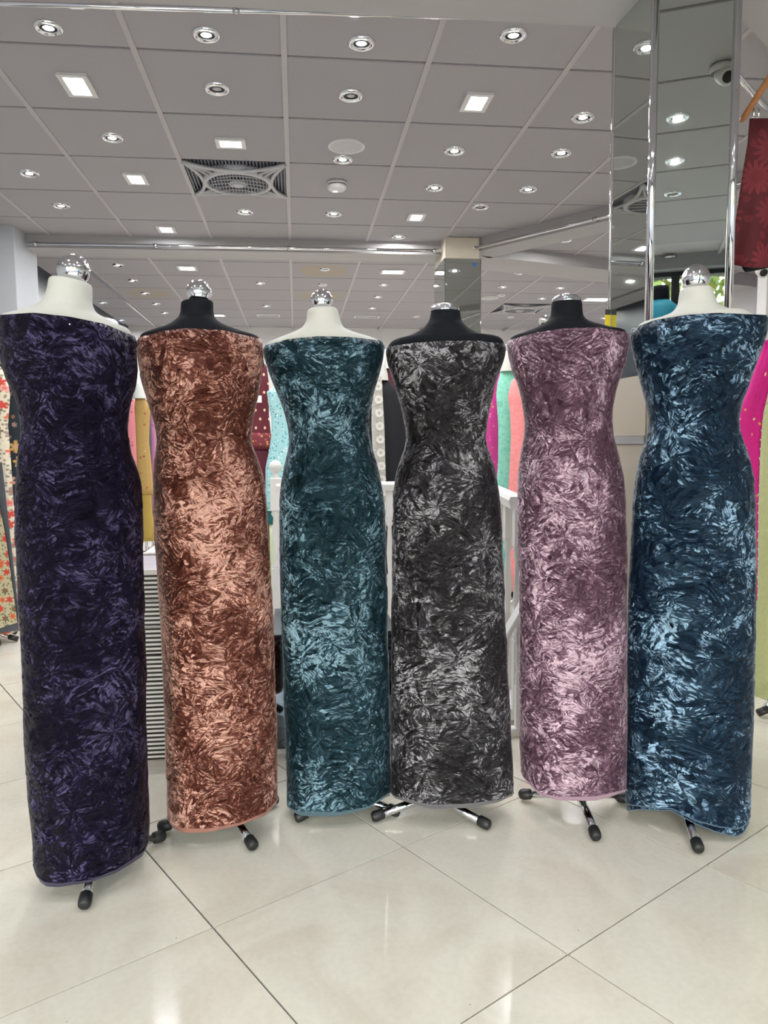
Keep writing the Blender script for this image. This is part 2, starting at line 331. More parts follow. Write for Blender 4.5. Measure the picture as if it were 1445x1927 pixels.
# shop front behind the camera
win = struct(box('window_1', (XL, YF-.12, 0), (XR, YF, .12), 'frame_dark'), 'glazed shop front with dark frame and grey shutter box')
box('shutter_box', (XL, YF-.12, 2.66), (XR, YF+.10, H+.11), 'shutter', win, .006)
box('header', (XL, YF-.12, 2.62), (XR, YF, 2.66), 'frame_dark', win)
tg = NT('shop_window_glass'); tb = tg.n('BsdfTransparent', Color=(.95, .97, .96, 1)); gl = tg.n('BsdfGlossy', Roughness=.02)
mx = tg.n('MixShader', Fac=.07); tg.t.links.new(tb.outputs[0], mx.inputs[1]); tg.t.links.new(gl.outputs[0], mx.inputs[2]); tg.t.links.new(mx.outputs[0], tg.out.inputs[0]); MAT['glass'] = tg.m
for k in range(6):
    x = XL+(XR-XL)*k/5; box('mullion', (x-.035, YF-.1, .12), (x+.035, YF-.02, 2.62), 'frame_dark', win)
    if k < 5: box('pane', (x+.035, YF-.065, .12), (x+(XR-XL)/5-.035, YF-.055, 2.62), 'glass', win)
struct(box('ground_outside', (-30, -30, -.2), (30, YF-.12, -.02), 'pavement'), 'grey pavement outside the shop front')
def tree(x, y, h_, lab):
    t = thing('street_tree', lab, 'tree', (x, y, -.02)); tube('trunk', [(0, 0, 0), (.05, .02, h_*.35), (-.04, 0, h_*.7)], [.16, .12, .06], 'bark', t)
    bm = bmesh.new()
    for k in range(1500):
        p = Vector(rng.normal(size=3)); p = p.normalized()*(rng.random()**.4); p = Vector((p.x*1.7, p.y*1.5, p.z*h_*.33+h_*.62))
        q = Matrix.Rotation(rng.random()*6, 3, Vector(rng.normal(size=3)).normalized())
        bm.faces.new([bm.verts.new(p+q@Vector(c)*.13) for c in ((-1, 0, 0), (0, -.5, 0), (1, 0, 0), (0, .5, 0))])
    obm('foliage', bm, 'leaf', t)
for x, y, h_, lab in ((4.3, -4.6, 4.6, 'yellow-green street tree reflected in the mirrored column, nearest the shop'), (7.2, -6.0, 5.2, 'yellow-green street tree farther right along the pavement'), (1.4, -6.4, 5.0, 'yellow-green street tree behind the middle of the shop front'), (-2.6, -5.6, 4.8, 'yellow-green street tree by the left end of the shop front')): tree(x, y, h_, lab)
# switch plate
sw = thing('light_switch', 'white double light switch plate on the white pier', 'switch', (-2.0, 6.27, 1.91))
bm = bmesh.new(); bbox(bm, (0, -.06, -.06), (.010, .06, .06)); bev(bm, .003); obm('plate', bm, 'shutter', sw)
box('rocker', (.010, -.03, -.022), (.015, -.004, .022), 'plastic_white', sw); box('rocker', (.010, .004, -.022), (.015, .03, .022), 'plastic_white', sw)
# ------------------------------------------------------------------ rails
def rail(pts, r, label, brackets, up_):
    a = np.array(pts[0]); t = thing('hanging_rail', label, 'rail', tuple(a)); loc = [tuple(np.array(p)-a) for p in pts]
    tube('bar', loc, r, 'chrome', t, 14)
    for f in brackets:
        p = np.array(loc[0])+(np.array(loc[-1])-np.array(loc[0]))*f
        tube('bracket', [p, p+np.array(up_)], r*.75, 'brushed', t, 8); 
        bm = bmesh.new(); tube_bm(bm, [p-(np.array(loc[-1])-np.array(loc[0]))/np.linalg.norm(np.array(loc[-1])-np.array(loc[0]))*.012, p+(np.array(loc[-1])-np.array(loc[0]))/np.linalg.norm(np.array(loc[-1])-np.array(loc[0]))*.012], r*1.35, 12); obm('collar', bm, 'brushed', t, True)
    return t
rz = lambda x, y, Y: aty(x, y, Y)[2]
za = H-.075
rail([(-1.98, 6.11, za), (1.16, 6.08, za)], .013, 'chrome hanging rail along the beam behind the mannequins', (.02, .30, .62, .985), (0, .055, .0))
ra, rb = aty(0, 7, 2.84), aty(1068, 38, 2.80); re = rb-ra
rail([tuple(ra-re*.5), tuple(rb)], .0085, 'chrome hanging rail along the top of the view', (.2, .6, .99), (0, -.03, .02))
t6a, t6b = atz(1384, -8, H-.05), atz(1445, 66, H-.05); rail([tuple(t6a), tuple(t6b+(t6b-t6a)*.8)], .009, 'short chrome hanging rail at the top right corner of the view', (.9,), (0, 0, .05))
dv = np.array([2.75-1.40, 4.30-6.06]); dv /= np.linalg.norm(dv); nv = np.array([dv[1], -dv[0]])
a_ = np.array([1.40, 6.06])+nv*.045+dv*.03; b_ = np.array([2.75, 4.30])+nv*.045
rail([(*a_, za), (*b_, za)], .012, 'chrome hanging rail along the slanting beam', (.02, .5), (-nv[0]*.05, -nv[1]*.05, 0))
r1, r2_ = aty(1375, 128, 2.75), aty(1445, 205, 3.3); dr = r2_-r1
rail([tuple(r1), tuple(r2_+dr*.8)], .012, 'chrome hanging rail right of the mirrored column above the burgundy garment', (.95,), (0, 0, H-(r2_+dr*.75)[2]))
# ------------------------------------------------------------------ columns
CA, CB, CC_, CD = (np.array(q) for q in ((1.19, 2.50), (1.442, 2.444), (1.50, 2.79), (1.172, 2.79)))      # near corner, right corner, rear right, rear left
col = thing('mirrored_column', 'angled column clad in mirrors with chrome corner trims behind the blue velvet', 'column', (1.33, 2.64, 0))
def slab(n, a, b, z0, z1, th_, m, off=0.0, trim=.0):
    d = (b-a)/np.linalg.norm(b-a); nn = np.array([d[1], -d[0]]); a, b = a+d*trim+nn*off, b-d*trim+nn*off
    return adopt(prism(n, [tuple(a), tuple(b), tuple(b-nn*th_), tuple(a-nn*th_)], z0, z1, m), col)
MZ = 1.405
cen = (CA+CB+CC_+CD)/4
adopt(prism('core', [tuple(q+(cen-q)*.1) for q in (CA, CB, CC_, CD)], 0, H, 'plaster'), col)
for a, b in ((CA, CB), (CD, CA)):
    slab('mirror_panel', a, b, MZ, H-.001, .008, 'mirror', 0, .012); slab('cladding', a, b, .003, 1.165, .012, 'beige', .003, .001); slab('cladding', a, b, 1.195, MZ-.002, .012, 'beige', .003, .001)
    slab('band', a, b, 1.166, 1.194, .016, 'grey_band', .008)
for q in (CA, CB): adopt(tube('corner_trim', [(*q, MZ), (*q, H-.002)], .0135, 'chrome', None, 16), col)
adopt(tube('corner_trim', [(CD[0]-.002, CD[1]-.002, MZ), (CD[0]-.002, CD[1]-.002, H-BD-.002)], .004, 'chrome', None, 8), col)
cdv = (CB-CA)/np.linalg.norm(CB-CA); cn = np.array([cdv[1], -cdv[0]])          # outward normal of the front mirror
def mirror_pt(p): q = np.array(p, float); q[:2] -= 2*((q[:2]-CA)@cn)*cn; return q
PX0, PX1, PY0, PY1 = 1.165, 1.452, 5.95, 6.40
pil = thing('mirrored_pillar', 'slimmer mirrored pillar with blue sticker in the background behind the grey velvet', 'column', ((PX0+PX1)/2, (PY0+PY1)/2, 0))
adopt(box('core', (PX0+.01, PY0+.01, 0), (PX1-.01, PY1, H), 'plaster'), pil)
adopt(box('mirror_panel', (PX0+.006, PY0, .3), (PX1, PY0+.009, 2.60), 'mirror'), pil); adopt(box('mirror_panel', (PX0, PY0+.01, .3), (PX0+.009, PY1-.01, 2.60), 'mirror'), pil)
adopt(tube('corner_trim', [(PX0+.003, PY0+.003, .3), (PX0+.003, PY0+.003, 2.6)], .006, 'chrome', None, 10), pil); adopt(tube('corner_trim', [(PX1, PY0+.003, .3), (PX1, PY0+.003, 2.6)], .006, 'chrome', None, 10), pil)
adopt(box('sticker', (PX1-.065, PY0-.0025, 2.545), (PX1-.035, PY0-.0005, 2.57), 'blue_tag'), pil)
# ------------------------------------------------------------------ ceiling fittings
NEAR = [(128, 'purple'), (375, 'copper'), (608, 'teal'), (838, 'grey'), (1068, 'lilac'), (1310, 'blue')]
ORD = ['top', 'second', 'third', 'fourth', 'fifth', 'sixth', 'seventh', 'eighth', 'ninth', 'tenth', 'eleventh', 'twelfth', 'thirteenth', 'fourteenth']
lit = [(91, 53), (388, 66), (680, 82), (966, 67), (211, 260), (55, 327), (115, 388), (645, 301), (461, 399), (628, 403), (855, 285), (818, 354), (1097, 222), (1056, 289), (994, 357), (750, 446),
       (222, 499), (250, 528), (273, 552), (294, 572), (310, 589), (193, 570), (228, 603), (490, 533), (501, 576), (722, 536), (711, 559), (700, 580), (1063, 452), (977, 514), (946, 540), (1095, 515), (1054, 542), (1020, 562), (1136, 599)]
unlit = [(408, 168), (660, 181), (904, 390), (611, 507), (607, 536), (783, 596), (943, 556), (961, 597)]
near = lambda x: min(NEAR, key=lambda q: abs(q[0]-x))[1]
cnt = {}
def ordinal(kind, x):
    k = (kind, near(x)); cnt[k] = cnt.get(k, 0)+1; return ORD[cnt[k]-1]
ring_prof = [(.0335, .004), (.034, -.004), (.036, -.006), (.0372, -.004), (.038, -.0015), (.041, -.001), (.044, -.0075), (.050, -.009), (.056, -.006), (.058, .002)]
protoL = {}
def downlight(px, py, on, pos=None, lab=None):
    p = atz(px, py, H) if pos is None else pos; s = .82 if p[1] > 6.3 else (1.0 if p[1] > 3.2 else .95)
    o_ = ordinal('lit' if on else 'unlit', px) if pos is None else ''
    t = thing('downlight', lab or ('lit' if on else 'unlit') + ' round chrome ceiling downlight, %s of the column above the %s velvet' % (o_+(' one' if o_ == 'top' else ' from top'), near(px)), 'ceiling light', (p[0], p[1], H+.002), 'round ceiling downlights')
    if not protoL:
        protoL['rim'] = lathe('rim', ring_prof, 'chrome', None, 28).data
        protoL['baffle'] = lathe('baffle', [(.0225, -.0035), (.0245, -.001), (.029, .0005), (.0338, -.002)], 'frame_dark', None, 24).data
        for k, m in (('lens', 'lens'), ('off', 'lens_off')):
            protoL[k] = lathe('lens', [(0, -.004), (.012, -.0035), (.020, -.0022), (.0235, .001)], m, None, 20).data
        for o in [o for o in COL.objects if o.data in protoL.values()]: bpy.data.objects.remove(o)
    for nme, key in (('rim', 'rim'), ('baffle', 'baffle'), ('lens', 'lens' if on else 'off')):
        o = bpy.data.objects.new(nme, protoL[key]); COL.objects.link(o); o.parent = t; o.scale = (s, s, 1)
        if nme == 'lens': o.rotation_euler = (random.uniform(-.03, .03), random.uniform(-.03, .03), 0)
    if on:
        L = bpy.data.lights.new('bulb', 'AREA'); L.shape = 'DISK'; L.size = .040*s; L.energy = SPOT_W*(1.85 if p[1] > 6.3 else 1.0); L.color = (1, .995, .985)
        b = bpy.data.objects.new('bulb', L); COL.objects.link(b); b.parent = t; b.location = (0, 0, -.0065)
for q in sorted(lit, key=lambda q: q[1]): downlight(*q, True)
for q in sorted(unlit, key=lambda q: q[1]): downlight(*q, False)
for k, (x_, y_, on) in enumerate(((1275, 222, 1), (1270, 303, 1), (1266, 365, 0), (1260, 485, 0))):
    downlight(0, 0, bool(on), mirror_pt(atz(x_, y_, H)), ('lit' if on else 'unlit')+' round ceiling downlight reflected in the mirrored column, %s from its top' % ORD[k].replace('top', 'first'))
for k, (x_, y_) in enumerate(((-2.1, .2), (-.9, .2), (.3, .2), (-2.1, 1.4), (-.9, 1.4), (.3, 1.4))):  # extra unseen lamps, added to brighten the velvet fronts
    downlight(0, 0, True, (x_, y_, H), 'extra round downlight added above the camera, out of the frame, to light the velvet row')
def square_light(px, py, sx, sy, kind, label):
    p = atz(px, py, H); t = thing('square_light', label, 'ceiling light', (p[0], p[1], H+.002), 'square ceiling lights')
    bm = bmesh.new(); fwid = .022
    for lo, hi in (((-sx, -sy), (sx, -sy+fwid)), ((-sx, sy-fwid), (sx, sy)), ((-sx, -sy+fwid), (-sx+fwid, sy-fwid)), ((sx-fwid, -sy+fwid), (sx, sy-fwid))):
        bbox(bm, (*lo, -.010), (*hi, .004))
    obm('frame', bm, 'plastic_white', t)
    m = 'panel' if kind else 'lens_off'
    if kind == 4:
        w_ = (2*sx-2*fwid)/4
        for k in range(4): box('lit_cell', (-sx+fwid+k*w_+.003, -sy+fwid+.003, -.006), (-sx+fwid+(k+1)*w_-.003, sy-fwid-.003, -.001), m, t, .002)
    else: box('diffuser', (-sx+fwid+.004, -sy+fwid+.004, -.007), (sx-fwid-.004, sy-fwid-.004, -.001), m, t, .003)
    if kind:
        nl = 4 if kind == 4 else 1; w_ = (2*sx-.06)/nl
        for k in range(nl):
            L = bpy.data.lights.new('led', 'AREA'); L.shape = 'RECTANGLE'; L.size = w_-(.012 if nl > 1 else 0); L.size_y = 2*sy-.06; L.energy = PANEL_W*(2.2 if p[1] > 6.3 else 1.0)/nl; L.color = (.95, .97, 1)
            b = bpy.data.objects.new('led', L); COL.objects.link(b); b.parent = t; b.location = (-sx+.03+w_*(k+.5), 0, -.009)
for q in ((146, 160, .064, .105, 1, 'bright square ceiling light panel nearest the camera at upper left'), (896, 192, .062, .092, 1, 'bright square ceiling light panel at upper right above the grey velvet'),
          (434, 269, .078, .062, 4, 'square ceiling light of four bright cells in front of the ceiling fan'), (256, 336, .062, .090, 1, 'bright square ceiling light panel left of the ceiling fan'),
          (313, 431, .064, .085, 1, 'bright square ceiling light panel close to the beam above the copper velvet'), (783, 408, .060, .085, 1, 'bright square ceiling light panel close to the beam above the grey velvet'),
          (352, 504, .085, .085, 1, 'bright square light panel in the rear ceiling just behind the beam at left'), (739, 511, .115, .085, 1, 'bright wide light panel in the rear ceiling between teal and grey velvet'),
          (412, 593, .08, .08, 1, 'small bright light panel deep in the rear ceiling behind the copper neck'), (1123, 563, .15, .10, 1, 'bright long light panel in the rear ceiling right of the lilac neck'),
          (505, 593, .14, .09, 0, 'unlit rectangular panel deep in the rear ceiling left of the teal neck'), (690, 596, .16, .09, 0, 'unlit rectangular panel deep in the rear ceiling right of the teal neck')): square_light(*q)
def ceiling_fan(cellij, label):
    x, y = TX0+T*(cellij[0]+.5), TY0+T*(cellij[1]+.5); t = thing('ceiling_fan', label, 'fan', (x, y, H), 'square ceiling fans')
    box('recess', (-.29, -.29, .025), (.29, .29, .03), 'fan_dark', t)
    for k in range(4):                                   # concave frame arms from corner to corner, closing on the drum
        a = Matrix.Rotation(k*math.pi/2, 3, 'Z'); bm = bmesh.new(); pts = []
        for q in np.linspace(-1, 1, 15): pts.append(a@Vector((q*.285, .285-.085*(1-q*q), -.003-.012*(1-q*q))))
        tube_bm(bm, pts, .011, 8); obm('frame_arm', bm, 'fan_frame', t, True)
        for s in (.32, -.32):
            b = Matrix.Rotation(k*math.pi/2+math.pi/4+s*.35, 3, 'Z'); tube('strut', [b@Vector((0, .20, -.018)), a@Matrix.Rotation(math.pi/4, 3, 'Z')@Vector((0, .385, 0))], .009, 'fan_frame', t, 8)
    bm = bmesh.new()
    for k in range(30): q = -.28+.56*k/29; bbox(bm, (q-.0035, -.285, .010), (q+.0035, .285, .018))
    tag(obm('louvre', bm, 'grille', t), kind='stuff')
    lathe('drum', [(.215, .02), (.212, -.012), (.205, -.026), (.190, -.032), (.180, -.028), (.178, .0)], 'fan_frame', t, 40)
    lathe('drum_back', [(0, -.004), (.179, -.004)], 'fan_dark', t, 32)
    for k in range(19):
        q = -.17+.34*k/18; L_ = math.sqrt(max(.0, .18**2-q*q)); bm = bmesh.new(); bbox(bm, (q-.004, -L_, -.022), (q+.004, L_, -.014)); obm('grille_slat', bm, 'grille', t)
    for k in range(5):
        q = -.12+.06*k; pts = [(math.sqrt(max(0, .178**2-(q+.03*math.sin(s_*3))**2))*s_, q+.05*s_*s_-.02, -.024) for s_ in np.linspace(-.95, .95, 11)]; tube('grille_rib', pts, .003, 'fan_frame', t, 6)
    lathe('hub', [(0, -.036), (.030, -.036), (.036, -.032), (.036, -.02), (.045, -.02), (.047, -.028), (.051, -.028), (.052, -.014)], 'fan_frame', t, 24)
ceiling_fan(FAN1, 'square white ceiling fan with round grille above the copper velvet'); ceiling_fan(FAN2, 'square ceiling fan in the rear ceiling left of the lilac neck')
p = atz(652, 276, H); t = thing('ceiling_speaker', 'flush round ceiling speaker with white grille above the teal velvet', 'speaker', tuple(p))
lathe('rim', [(.083, .004), (.088, -.004), (.094, -.006), (.099, -.003), (.1, .004)], 'plastic_white', t, 36); lathe('grille_cloth', [(0, -.0005), (.06, -.001), (.084, .002)], 'fan_frame', t, 36)
p = atz(921, 561, H); t = thing('ceiling_speaker', 'flush round ceiling speaker in the rear ceiling beside the small pillar', 'speaker', tuple(p))
lathe('rim', [(.083, .004), (.088, -.004), (.094, -.006), (.099, -.003), (.1, .004)], 'plastic_white', t, 36); lathe('grille_cloth', [(0, -.0005), (.06, -.001), (.084, .002)], 'fan_frame', t, 36)
p = atz(634, 344, H); t = thing('smoke_detector', 'white round smoke detector on the ceiling right of the fan', 'smoke detector', tuple(p))
lathe('base', [(0, .002), (.062, .002), (.062, -.012), (.058, -.014)], 'plastic_white', t, 30); lathe('neck_slot', [(.050, -.012), (.050, -.020)], 'grille', t, 30); lathe('head', [(.058, -.019), (.058, -.034), (.050, -.042), (0, -.043)], 'plastic_white', t, 30)
def dome_cam(x, y, z, label, dx, dy):
    t = thing('security_camera', label, 'camera', (x, y, z)); lathe('base', [(0, 0), (.05, 0), (.052, -.015), (.048, -.03)], 'plastic_white', t, 28)
    v = Vector((dx, dy, -.55)).normalized(); s = Vector((0, 0, -.035)); tube('barrel', [s-v*.02, s+v*.02, s+v*.055, s+v*.060], [.030, .036, .036, .032], 'plastic_white', t, 20); tube('lens', [s+v*.058, s+v*.063], [.025, .022], 'rubber', t, 20)
q = mirror_pt(atz(1360, 124, H)); dome_cam(q[0], q[1], H, 'white security camera under the ceiling reflected in the mirrored column', .3, .8)
q = aty(1422, 512, 4.55); dome_cam(q[0], 4.5, q[2]+.04, 'white security camera beside the partition wall at far right', -.2, -.9)
# ------------------------------------------------------------------ velvet mannequins
VEL = {   # dark, mid and light colours with nap shade and highlights painted in, share of light, fineness of the crush, bloom at the edges
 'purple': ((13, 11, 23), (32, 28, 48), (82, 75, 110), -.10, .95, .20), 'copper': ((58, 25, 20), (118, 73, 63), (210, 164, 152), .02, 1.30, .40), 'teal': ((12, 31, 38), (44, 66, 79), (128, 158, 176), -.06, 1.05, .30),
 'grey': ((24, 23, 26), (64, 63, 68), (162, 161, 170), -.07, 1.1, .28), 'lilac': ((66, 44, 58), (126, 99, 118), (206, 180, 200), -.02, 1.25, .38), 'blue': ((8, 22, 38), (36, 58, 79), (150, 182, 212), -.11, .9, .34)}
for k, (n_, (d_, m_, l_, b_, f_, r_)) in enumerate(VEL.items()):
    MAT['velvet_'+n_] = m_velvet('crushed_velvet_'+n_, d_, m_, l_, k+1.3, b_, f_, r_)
    MAT['selvedge_'+n_] = plain('selvedge_'+n_, tuple(int(a*.75+b*.25) for a, b in zip(m_, l_)), .75, 0, .08, 40, .2, Sheen_Weight=.3)
MQ = [
 dict(c='purple', jersey='white', base=(-.567, 2.065), feet=[(-.555, 1.91), (-.421, 2.223), (-.66, 2.22)],
  rows=[(620, -9, 256), (660, -4, 257), (702, 6, 260), (740, 24, 250), (765, 33, 243), (814, 40, 240), (858, 33, 249), (905, 28, 266), (1014, 28, 269), (1138, 35, 272), (1243, 40, 274), (1368, 44, 276), (1480, 51, 279), (1564, 59, 282), (1660, 66, 276)],
  top=[(-9, 592), (60, 588), (130, 595), (200, 610), (256, 632)], hem=[(62, 1625), (70, 1650), (84, 1661), (109, 1664), (168, 1658), (220, 1638), (250, 1618), (272, 1602), (282, 1575)],
  neck=[(98, 521, 165, 536), (91, 525, 173, 540), (86, 549, 174, 556), (73, 569, 174.5, 573), (45, 583, 181, 588), (10, 590, 196, 598), (-4, 598, 222, 611), (-5, 625, 248, 632)], ball=(138, 509, 27)),
 dict(c='copper', jersey='black', base=(-.226, 2.275), feet=[(-.426, 2.283), (-.148, 2.14)],
  rows=[(640, 258, 494), (680, 258, 494), (720, 266, 490), (760, 279, 483), (800, 291, 474), (832, 296, 471), (870, 290, 488), (905, 288, 497), (960, 288, 502), (1000, 290, 505), (1169, 302, 514), (1337, 309, 520), (1472, 313, 522), (1560, 316, 523)],
  top=[(258, 634), (300, 623), (350, 617), (420, 621), (494, 637)], hem=[(314, 1535), (322, 1552), (341, 1560), (392, 1561), (452, 1550), (500, 1530), (523, 1504)],
  neck=[(348, 566, 395, 566), (341, 569.5, 401, 569.5), (339, 588, 402, 588), (332, 600, 408, 602), (311, 613, 426, 613), (277, 624, 457, 624), (263, 634, 488, 636), (262, 665, 490, 665)], ball=(374, 550, 22)),
 dict(c='teal', jersey='white', base=(.137, 2.34), feet=[(-.013, 2.288), (.29, 2.283)],
  rows=[(650, 494, 724), (675, 497, 722), (722, 513, 709), (763, 531, 697), (800, 542, 693), (834, 544, 697), (878, 535, 711), (925, 527, 721), (971, 525, 725), (1065, 527, 727), (1127, 528, 728.5), (1252, 533, 731), (1400, 537, 734), (1530, 541, 736)],
  top=[(494, 650), (540, 638), (600, 632), (660, 634), (724, 641)], hem=[(538, 1504), (541.5, 1519), (562, 1529), (638, 1530), (694, 1519), (736, 1490)],
  neck=[(584, 581, 632, 580), (578.6, 586, 636, 586), (576, 604, 641, 604), (566.5, 618, 649.5, 618), (546, 628, 674, 628), (518, 639, 701, 636), (500, 650, 718, 648), (500, 680, 718, 680)], ball=(605, 565, 20)),
 dict(c='grey', jersey='black', base=(.412, 2.29), feet=[(.224, 2.261), (.552, 2.169)],
  rows=[(648, 726, 952), (675, 727, 951), (722, 741, 932), (760, 753, 923), (800, 764, 915), (834, 764, 914), (878, 748, 930), (925, 740, 940), (971, 739, 943), (1034, 738, 946), (1127, 737, 949), (1252, 736, 955), (1400, 735, 963), (1515, 736, 967)],
  top=[(726, 652), (780, 645), (838, 641), (900, 641), (952, 646)], hem=[(735, 1492), (742, 1499), (763, 1505), (811, 1516), (880, 1514), (940, 1506), (967, 1493)],
  neck=[(815, 583, 862, 583), (811, 587, 866, 587), (809, 597, 867, 597), (805, 607, 871, 607), (793, 620, 886, 620), (770, 632, 909, 629), (736, 644, 944, 638), (730, 675, 947, 675)], ball=(837, 586, 26)),
 dict(c='lilac', jersey='black', base=(.872, 2.235), feet=[(.722, 2.345), (.855, 2.064), (1.039, 2.296)],
  rows=[(635, 954, 1184), (660, 955, 1184), (691, 962, 1176), (733, 978, 1160), (777, 986, 1151), (812, 988, 1153), (847, 980, 1162), (893, 974, 1174), (950, 974, 1178), (1014, 974, 1179), (1127, 977, 1180), (1252, 977, 1180), (1400, 977, 1180), (1500, 983, 1178)],
  top=[(954, 640), (1000, 627), (1065, 617), (1130, 616), (1184, 624)], hem=[(978, 1445), (985, 1463), (1012, 1492), (1047, 1501), (1123, 1500), (1178, 1487)],
  neck=[(1044, 567, 1090, 565), (1038, 572, 1095, 568), (1035.6, 594, 1097, 590), (1028, 606, 1104, 601), (1007, 618, 1121, 608), (983, 627, 1152, 616), (960, 638, 1178, 624), (960, 665, 1178, 660)], ball=(1066, 570, 25)),
 dict(c='blue', jersey='white', base=(1.165, 2.15), feet=[(1.118, 1.962)],
  rows=[(615, 1186, 1446), (640, 1186, 1443), (671, 1192, 1430), (702, 1201, 1418), (733, 1209, 1407), (771, 1219, 1393), (800, 1221, 1390), (827, 1215, 1397), (858, 1203, 1410), (905, 1195, 1420), (951, 1191, 1422), (1014, 1187, 1423), (1107, 1182, 1423), (1252, 1180, 1421), (1411, 1178, 1416), (1505, 1176, 1413), (1560, 1177, 1411)],
  top=[(1186, 618), (1230, 602), (1290, 592), (1350, 588), (1446, 592)], hem=[(1176, 1505), (1180, 1514), (1238, 1522), (1263, 1521), (1307, 1544), (1350, 1556), (1388, 1561), (1402, 1553), (1413, 1535)],
  neck=[(1284, 545, 1336, 539), (1279, 549, 1341, 542), (1277, 559, 1344, 553), (1274, 575, 1349, 566), (1262, 590, 1356, 574), (1235, 601, 1374, 581), (1204, 611, 1410, 587), (1194, 640, 1436, 625)], ball=(1309, 524, 23)),
]
def hit_plane(px, py, B, n):
    d = ray(px, py); t_ = ((np.array([B[0], B[1], 0])-O)@n)/(d@n); return O+d*t_
def crumple(U, V, amp, seed):
    r_ = np.random.default_rng(seed); h = np.zeros(U.shape)
    for cs, a in ((.055, 1.0), (.024, .55)):
        n = int(1.0*1.5/(cs*cs*.8)); n = min(n, 1500)
        sx, sy = r_.uniform(0, 1.0, n), r_.uniform(0, 1.5, n); g = r_.normal(size=(n, 2))*np.array([.5, 1.0])
        ang = r_.uniform(-.5, .5, n)
        P = np.stack([U.ravel(), V.ravel()], 1).astype(np.float32); out = np.zeros(len(P))
        for k in range(0, len(P), 4000):
            dx = (P[k:k+4000, 0:1]-sx[None])*.55; dy = P[k:k+4000, 1:2]-sy[None]
            q = np.argmin(dx*dx+dy*dy, 1); out[k:k+4000] = (P[k:k+4000, 0]-sx[q])*g[q, 0]+(P[k:k+4000, 1]-sy[q])*g[q, 1]
        h += a*np.clip(out.reshape(U.shape)/cs, -1, 1)*cs/.055
    for k in range(10):
        f = r_.uniform(12, 40); an = r_.normal(math.pi/2, .35); h += .22*np.sin(f*(np.cos(an)*U+np.sin(an)*V)+r_.uniform(0, 6))
    return h*amp
def profile(m):
    B = np.array(m['base']); vd = B/np.linalg.norm(B); n = np.array([vd[0], vd[1], 0]); er = np.array([vd[1], -vd[0]])
    zs, cs, As = [], [], []
    for y, xl, xr in m['rows']:
        L_, R_ = hit_plane(xl, y, B, n), hit_plane(xr, y, B, n); sl, sr = (L_[:2]-B)@er, (R_[:2]-B)@er
        zs.append((L_[2]+R_[2])/2); cs.append((sl+sr)/2); As.append((sr-sl)/2)
    zz = np.linspace(min(zs)-.05, max(zs)+.05, 240); o = np.argsort(zs); zs, cs, As = (np.array(q)[o] for q in (zs, cs, As))
    k = np.exp(-np.linspace(-2, 2, 17)**2); k /= k.sum()
    sm = lambda q: np.convolve(np.pad(q, 8, mode='edge'), k, 'valid')
    return B, vd, n, er, zz, sm(np.interp(zz, zs, cs)), sm(np.interp(zz, zs, As))
